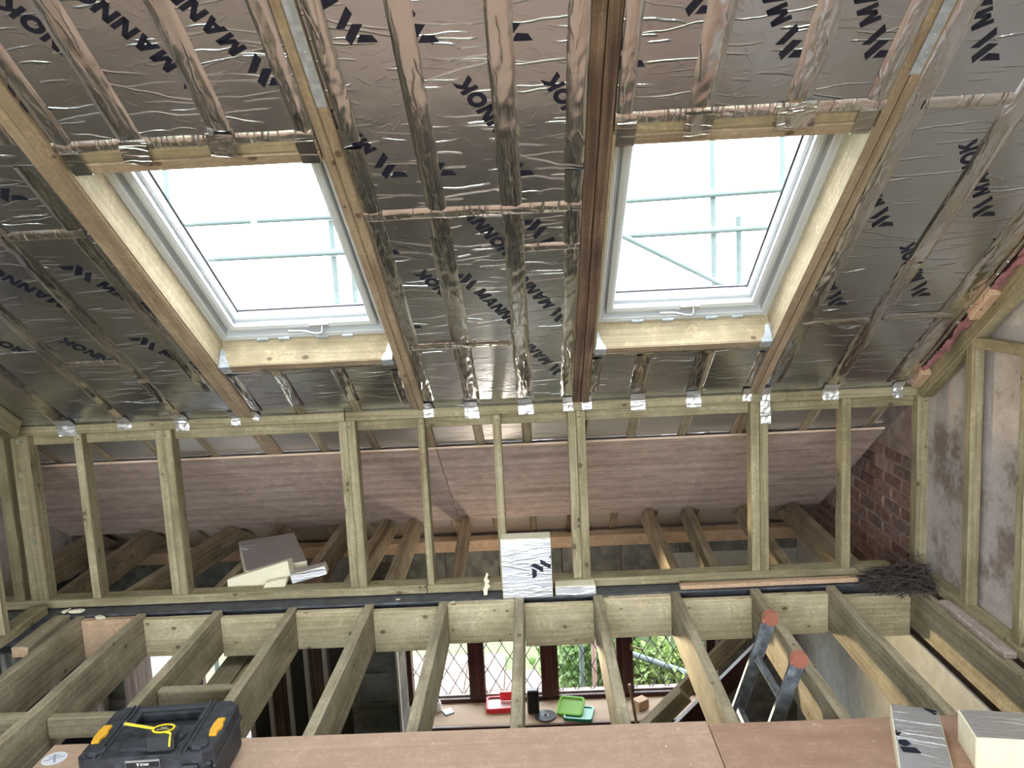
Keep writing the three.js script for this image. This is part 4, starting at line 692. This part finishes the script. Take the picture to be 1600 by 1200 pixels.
function tub(name, label, w, d, h, col, inner, pos, ry, rx = 0) { const t = thing(name, label, 'lid'); t.position.set(...pos); t.rotation.set(rx, ry, 0, 'YXZ'); const r = (a, b, c) => { const s = new THREE.Shape(); s.moveTo(-a / 2 + c, -b / 2); s.lineTo(a / 2 - c, -b / 2); s.quadraticCurveTo(a / 2, -b / 2, a / 2, -b / 2 + c); s.lineTo(a / 2, b / 2 - c); s.quadraticCurveTo(a / 2, b / 2, a / 2 - c, b / 2); s.lineTo(-a / 2 + c, b / 2); s.quadraticCurveTo(-a / 2, b / 2, -a / 2, b / 2 - c); s.lineTo(-a / 2, -b / 2 + c); s.quadraticCurveTo(-a / 2, -b / 2, -a / 2 + c, -b / 2); return s; }; const rim = r(w, d, 0.03); rim.holes.push(r(w - 0.024, d - 0.024, 0.022)); mesh('rim', new THREE.ExtrudeGeometry(rim, { depth: h, bevelEnabled: true, bevelSize: 0.002, bevelThickness: 0.002, bevelSegments: 2, curveSegments: 6 }).rotateX(-Math.PI / 2), col, t); mesh('panel', new THREE.ExtrudeGeometry(r(w - 0.02, d - 0.02, 0.024), { depth: 0.004, bevelEnabled: false, curveSegments: 6 }).rotateX(-Math.PI / 2).translate(0, h * 0.55, 0), inner, t); return t; }
tub('box_lid', 'red plastic tub lid with clear panel lying on the window sill', 0.26, 0.19, 0.035, plain(0.75, 0.035, 0.05, 0.35), plain(0.72, 0.52, 0.55, 0.3), [-0.34, SY, -5.97], 0.05);
tub('box_lid', 'light green plastic box lid propped on the darker one on the window sill', 0.19, 0.17, 0.025, plain(0.20, 0.50, 0.06, 0.35), plain(0.30, 0.58, 0.14, 0.4), [0.175, SY + 0.03, -5.86], -0.25, 0.35);
tub('box_lid', 'dark green plastic box lid under the light green one on the sill', 0.21, 0.19, 0.02, plain(0.02, 0.22, 0.12, 0.35), plain(0.03, 0.26, 0.16, 0.4), [0.23, SY, -5.81], -0.2);
{
  const red = thing('red_box', 'low red box standing behind the red tub lid on the sill', 'box'); red.position.set(-0.30, SY, -6.05 + 0.04); mesh('body', new RoundedBoxGeometry(0.13, 0.07, 0.03, 3, 0.008).translate(0, 0.035, 0), plain(0.78, 0.03, 0.04, 0.35), red); red.position.z = -6.01; red.position.y = SY + 0.03;
  const can = thing('speaker_tin', 'black upright tin with a pale edge on the window sill', 'tin'); can.position.set(-0.107, SY, -5.86); mesh('body', new RoundedBoxGeometry(0.085, 0.19, 0.06, 4, 0.012).translate(0, 0.095, 0), plain(0.012, 0.012, 0.014, 0.35), can); mesh('edge', slab(0.006, 0.16, 0.05, 0.002).translate(-0.046, 0.09, 0), plain(0.6, 0.6, 0.6, 0.5), can);
  const disc = thing('cutting_disc', 'flat dark round disc with a centre hole on the sill', 'disc'); disc.position.set(-0.02, SY + 0.002, -5.8); mesh('disc', extrude(Array.from({ length: 36 }, (_, i) => [Math.cos(i / 36 * 6.28319) * 0.08, Math.sin(i / 36 * 6.28319) * 0.08]), 0.008, 0.001, [Array.from({ length: 16 }, (_, i) => [Math.cos(-i / 16 * 6.28319) * 0.012, Math.sin(-i / 16 * 6.28319) * 0.012])]).rotateX(-Math.PI / 2), plain(0.04, 0.042, 0.045, 0.5), disc); mesh('hub', new THREE.TorusGeometry(0.018, 0.003, 8, 24).rotateX(Math.PI / 2).translate(0, 0.01, 0), plain(0.4, 0.4, 0.4, 0.4, 0.8), disc);
  const card = boxThing('card', -0.80, -0.725, SY, SY + 0.012, -5.95, -5.87, plain(0.42, 0.50, 0.56, 0.5), 'small grey-blue card pack on the brown paper of the sill', 'card'); card.rotation.y = 0.5;
  const pot = thing('small_pot', 'tiny white pot at the left end of the sill', 'pot'); pot.position.set(-0.845, SY, -5.93); mesh('body', new THREE.LatheGeometry([[0, 0], [0.03, 0], [0.036, 0.05], [0.028, 0.08], [0.02, 0.082], [0.02, 0.06]].map((q) => new THREE.Vector2(...q)), 20), plain(0.78, 0.78, 0.78, 0.4), pot); mesh('lid', new THREE.CylinderGeometry(0.016, 0.016, 0.01, 16).translate(0, 0.088, 0), plain(0.05, 0.05, 0.06, 0.5), pot);
  const wood = boxThing('wood_block', 0.65, 0.75, SY, SY + 0.07, -5.92, -5.84, M.peach, 'coppery brown wood block on the sill right of the green lids', 'block'); wood.rotation.y = 0.6;
  const st = thing('stick', 'thin brown stick leaning upright beside the fourth window light', 'stick'); st.position.set(0.60, -1.335, -5.68); st.rotation.z = 0.14; mesh('shaft', new THREE.CylinderGeometry(0.011, 0.012, 1.24, 10).translate(0, -0.62, 0), M.rafter, st); mesh('tip', new THREE.CylinderGeometry(0.0112, 0.0112, 0.01, 10).translate(0, 0.004, 0), plain(0.5, 0.4, 0.33, 0.6), st);
}
// ---------- pier, slatted boards, window and sheets at the left below ----------
{
  const p = tag(new THREE.Group(), null, null, null, 'structure'); p.name = 'wall_pier'; scene.add(p);
  for (let k = 0; k < 12; k++) mesh('block', span(-1.21, -0.962, -2.62 + k * 0.2, -2.424 + k * 0.2, -5.4, -5.0 - rr(0, 0.004), 0.004), M.block[k % 2], p);
  mesh('corner_bead', span(-0.96, -0.944, -2.62, -0.23, -5.02, -4.99, 0.002), plain(0.72, 0.72, 0.70, 0.5), p);
  const t = thing('slatted_screen', 'row of dark upright boards with pale narrow battens below the joists at left', 'screen'); t.position.set(-1.58, -2.62, -5.06);
  for (let k = 0; k < 5; k++) { mesh('board', slab(0.12, 2.35, 0.02, 0.002).translate(-0.29 + k * 0.132, 1.175, -0.012), k % 2 ? M.oldwood : plain(0.05, 0.045, 0.03, 0.9), t); mesh('batten', slab(0.024, 2.35, 0.03, 0.002).translate(-0.357 + k * 0.132 + (k > 2 ? -0.01 * (k - 2) : 0), 1.175, 0.012), plain(0.62, 0.58, 0.5, 0.8), t); }
  const w = new THREE.Group(); w.name = 'window_4'; scene.add(w); tag(w, null, null, null, 'structure'); w.position.set((LX0 + LX1) / 2, LY0, -6.1);
  const W = LX1 - LX0, H = LY1 - LY0; mesh('frame', ring(W, H, W - 0.1, H - 0.1, 0.07, 0.003).translate(0, H / 2, 0), M.mahogany, w); mesh('mullion', slab(0.05, H - 0.1, 0.06, 0.003).translate(0, H / 2, 0.03), M.mahogany, w); mesh('pane', new THREE.PlaneGeometry(W - 0.1, H - 0.1).translate(0, H / 2, 0.02), M.glass, w);
  // net curtain and a hanging dust sheet
  const drape = (w0, h0, amp, waves, seed) => { const g = new THREE.PlaneGeometry(w0, h0, 80, 10), q = g.attributes.position, n = noiseGrid(64, 16, seed); for (let i = 0; i < q.count; i++) q.setZ(i, amp * Math.sin((q.getX(i) / w0) * waves * 6.283) + amp * n(q.getX(i) * 20 + 30, q.getY(i) * 3 + 8)); g.computeVertexNormals(); return g; };
  const c1 = solo('net_curtain', drape(0.5, 1.2, 0.012, 8, 97), new THREE.MeshPhysicalMaterial({ color: C(0.85, 0.83, 0.78), roughness: 1, transmission: 0.6, thickness: 0, side: THREE.DoubleSide }), 'pale net curtain across the bright window below the left joists', 'curtain'); c1.position.set(-2.96, -1.3, -5.93);
  const c2 = solo('dust_sheet', drape(0.2, 1.9, 0.02, 3, 98), new THREE.MeshPhysicalMaterial({ color: C(0.55, 0.45, 0.40), roughness: 0.8, transmission: 0.35, thickness: 0, side: THREE.DoubleSide }), 'translucent pinkish sheet hanging beside the bright left window', 'sheet'); c2.position.set(-2.66, -1.55, -5.05);
  // black plastic sheeting below the first joists
  const g = new THREE.PlaneGeometry(1.2, 2.2, 40, 60).rotateX(-Math.PI / 2), q = g.attributes.position, n = noiseGrid(32, 32, 99); for (let i = 0; i < q.count; i++) q.setY(i, 0.12 * n(q.getX(i) * 6 + 12, q.getZ(i) * 6 + 12) + 0.04 * n(q.getX(i) * 20 + 10, q.getZ(i) * 20 + 10)); g.computeVertexNormals();
  const c3 = solo('plastic_sheet', g, plain(0.012, 0.015, 0.024, 0.32), 'crumpled black plastic sheeting seen below the joists at far left', 'sheet'); c3.position.set(-2.78, -0.95, -3.6);
  const v3 = solo('plastic_sheet', drape(3.0, 2.1, 0.03, 7, 96).rotateY(Math.PI / 2), c3.material, 'black plastic sheeting hung against the left wall below the joists', 'sheet'); v3.position.set(-3.3, -1.32, -4.1);
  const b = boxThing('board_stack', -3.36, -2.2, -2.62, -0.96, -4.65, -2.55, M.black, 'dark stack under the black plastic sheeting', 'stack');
}

// ---------- added lamp, unseen behind the noggings, to rake the joist sides at right ----------
{
  const t = thing('added_lamp', 'added warm lamp, unseen behind the noggings, lighting the joist sides at right', 'lamp'); t.position.set(-0.25, -0.62, -5.1);
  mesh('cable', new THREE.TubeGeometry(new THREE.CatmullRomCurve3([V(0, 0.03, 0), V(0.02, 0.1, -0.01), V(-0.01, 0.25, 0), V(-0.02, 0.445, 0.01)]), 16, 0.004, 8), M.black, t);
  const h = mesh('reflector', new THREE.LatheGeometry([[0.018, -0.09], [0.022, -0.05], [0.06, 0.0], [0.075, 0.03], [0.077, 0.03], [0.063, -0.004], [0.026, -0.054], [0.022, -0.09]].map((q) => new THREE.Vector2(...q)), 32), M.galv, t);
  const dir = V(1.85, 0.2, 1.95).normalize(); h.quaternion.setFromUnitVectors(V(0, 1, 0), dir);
  mesh('added_bulb', new THREE.SphereGeometry(0.03, 20, 14), new THREE.MeshStandardMaterial({ color: 0xffffff, emissive: C(1, 0.8, 0.5), emissiveIntensity: 6 }), h).position.y = 0.005;
  const l = new THREE.SpotLight(C(1, 0.82, 0.52), 13, 0, 0.8, 0.9, 2); l.name = 'added_lamp_light'; l.castShadow = true; l.shadow.radius = 3; l.position.set(0, 0.04, 0); l.target.position.set(0, 1, 0); h.add(l); h.add(l.target);
  const bare = mesh('added_bulb', new THREE.SphereGeometry(0.03, 20, 14), new THREE.MeshStandardMaterial({ color: 0xffffff, emissive: C(1, 0.86, 0.66), emissiveIntensity: 4 }), t); bare.position.set(-0.06, 0.02, -0.08);  // bare bulb added out of view to brighten the eaves foil
  mesh('added_bulb_holder', new THREE.CylinderGeometry(0.014, 0.018, 0.05, 16).translate(-0.06, 0.07, -0.08), M.black, t);
  const pl = new THREE.PointLight(C(1, 0.88, 0.72), 0.7, 0, 2); pl.name = 'added_bulb_light'; pl.castShadow = true; pl.shadow.radius = 1.4; pl.position.copy(bare.position); t.add(pl);
}

// ---------- outdoors ----------
tag(mesh('ground', new THREE.PlaneGeometry(120, 120).rotateX(-Math.PI / 2).translate(0, -2.95, 0), grainy(83, C(0.13, 0.16, 0.07), 0.5, 1, 2), scene), null, null, null, 'structure');
{
  const pt = tag(new THREE.Group(), null, null, null, 'structure'); pt.name = 'patio'; scene.add(pt); pt.position.set(0, -2.95, 0);
  const mats = [grainy(84, C(0.24, 0.17, 0.14), 0.3, 0.95), grainy(85, C(0.20, 0.15, 0.125), 0.3, 0.95)];
  for (let i = 0; i < 9; i++) for (let j = 0; j < 7; j++) { const x = -3.4 + i * 0.45, z = -6.6 - j * 0.45; if (x > 0.6 - (j - 2) * 0.25) continue; mesh('paving_slab', slab(0.44, 0.04, 0.44, 0.005).translate(x, 0.02 + rr(0, 0.004), z), mats[(i + j) % 2], pt); }
  const leafG = new THREE.BufferGeometry(); leafG.setAttribute('position', new THREE.Float32BufferAttribute([0, 0, 0, 0.5, 0.5, 0.1, 0, 1, 0, 0, 0, 0, 0, 1, 0, -0.5, 0.5, 0.1], 3)); leafG.computeVertexNormals();
  const leafM = [C(0.10, 0.19, 0.035), C(0.16, 0.24, 0.05), C(0.07, 0.15, 0.04)].map((c) => new THREE.MeshPhysicalMaterial({ color: c, roughness: 0.8, transmission: 0.3, thickness: 0, side: THREE.DoubleSide }));
  const r = mulberry(303), o = new THREE.Object3D();
  [[0.55, -8.5, 1.0, 'rounded green shrub outside the third window light'], [1.25, -8.0, 0.8, 'pale green shrub outside the right-hand window light'], [2.1, -8.6, 1.1, 'broad green shrub furthest right outside the window'], [0.9, -9.6, 1.3, 'taller green shrub standing behind the others outside'], [1.9, -10.2, 1.5, 'tall green shrub at the back right outside the window']].forEach(([x, z, h, l], k) => {
    const t = thing('shrub', l, 'shrub'); t.position.set(x, -2.95, z);
    mesh('stem', merge([0, 1, 2, 3].map((i) => tube(V(0, 0, 0), V(Math.cos(i * 1.7) * h * 0.3, h * 0.75, Math.sin(i * 1.7) * h * 0.3), 0.014, 6))), plain(0.12, 0.08, 0.05, 0.9), t);
    const N = 2200, im = new THREE.InstancedMesh(leafG, leafM[k % 3], N); im.name = 'foliage'; im.userData.kind = 'stuff';
    for (let i = 0; i < N; i++) { const u = r() * 6.283, v = Math.acos(2 * r() - 1), R = h * 0.55 * (0.55 + 0.45 * Math.sqrt(r())) * (0.85 + 0.3 * Math.sin(u * 3 + v * 4)); o.position.set(R * Math.sin(v) * Math.cos(u) * 1.15, h * 0.52 + R * Math.cos(v) * 0.9, R * Math.sin(v) * Math.sin(u)); o.rotation.set(r() * 6, r() * 6, r() * 6); o.scale.setScalar(0.05 + r() * 0.05); o.updateMatrix(); im.setMatrixAt(i, o.matrix); }
    t.add(im);
  });
  // scaffold outside the eaves
  const Z = -7.2, P = (x0, y0, x1, y1, z0 = Z, z1 = Z, r = 0.0242) => tube(V(x0, y0, z0), V(x1, y1, z1), r);
  const sc = thing('scaffold', 'pale galvanised tube scaffold with rails seen through both roof windows', 'scaffold');
  const std = [-3.045, -1.66, 1.595, 2.18].map((x) => mesh('standard', P(x, -2.95, x, 3.6), M.pipe, sc));
  mesh('standard', P(-1.515, -2.95, -1.515, 2.05, Z - 0.08, Z - 0.08), M.pipe, sc); mesh('standard', P(1.828, -2.95, 1.828, 2.05, Z - 0.08, Z - 0.08), M.pipe, sc);
  for (const [y, dz] of [[2.215, 0.052], [1.912, 0.052]]) mesh('ledger', P(-4.4, y + 0.0, -0.9, y, Z + dz, Z + dz), M.pipe, sc);
  for (const [y, a] of [[2.235, 0.03], [1.935, 0.012]]) mesh('ledger', P(0.1, y - a, 3.2, y + a, Z + 0.052, Z + 0.052), M.pipe, sc);
  mesh('brace', P(0.5, 2.10, 1.9, 1.34, Z + 0.1, Z + 0.1), M.pipe, sc);
  for (const [x, y] of [[-3.045, 2.215], [-1.66, 2.215], [-1.66, 1.912], [1.595, 2.245], [1.595, 1.937], [2.18, 2.26], [-2.3, 2.215], [-2.75, 1.912]]) mesh('coupler', merge([new THREE.CylinderGeometry(0.034, 0.034, 0.06, 14).translate(x, y, Z + (x < -2 && x > -3 ? 0.052 : 0.012)), slab(0.05, 0.05, 0.07, 0.008).translate(x, y, Z + 0.03)]), M.galv, sc);
  const low = thing('scaffold_pole', 'pair of upright scaffold poles standing outside the third window light', 'pole'); low.position.set(0.36, -2.95, -7.9); mesh('pole', new THREE.CylinderGeometry(0.024, 0.024, 2.6, 14).translate(0, 1.3, 0), M.pipe, low); mesh('pole', new THREE.CylinderGeometry(0.024, 0.024, 2.6, 14).translate(0.13, 1.3, -0.05), plain(0.30, 0.2, 0.17, 0.8), low);
  solo('garden_hose_pole', tube(V(0.75, -2.05, -7.7), V(1.6, -2.4, -7.7), 0.03), M.pipe, 'grey pole sloping across outside the right-hand window light', 'pole');
}
scene.traverse((o) => { if (o.userData) delete o.userData._n; });
renderer.render(scene, camera);
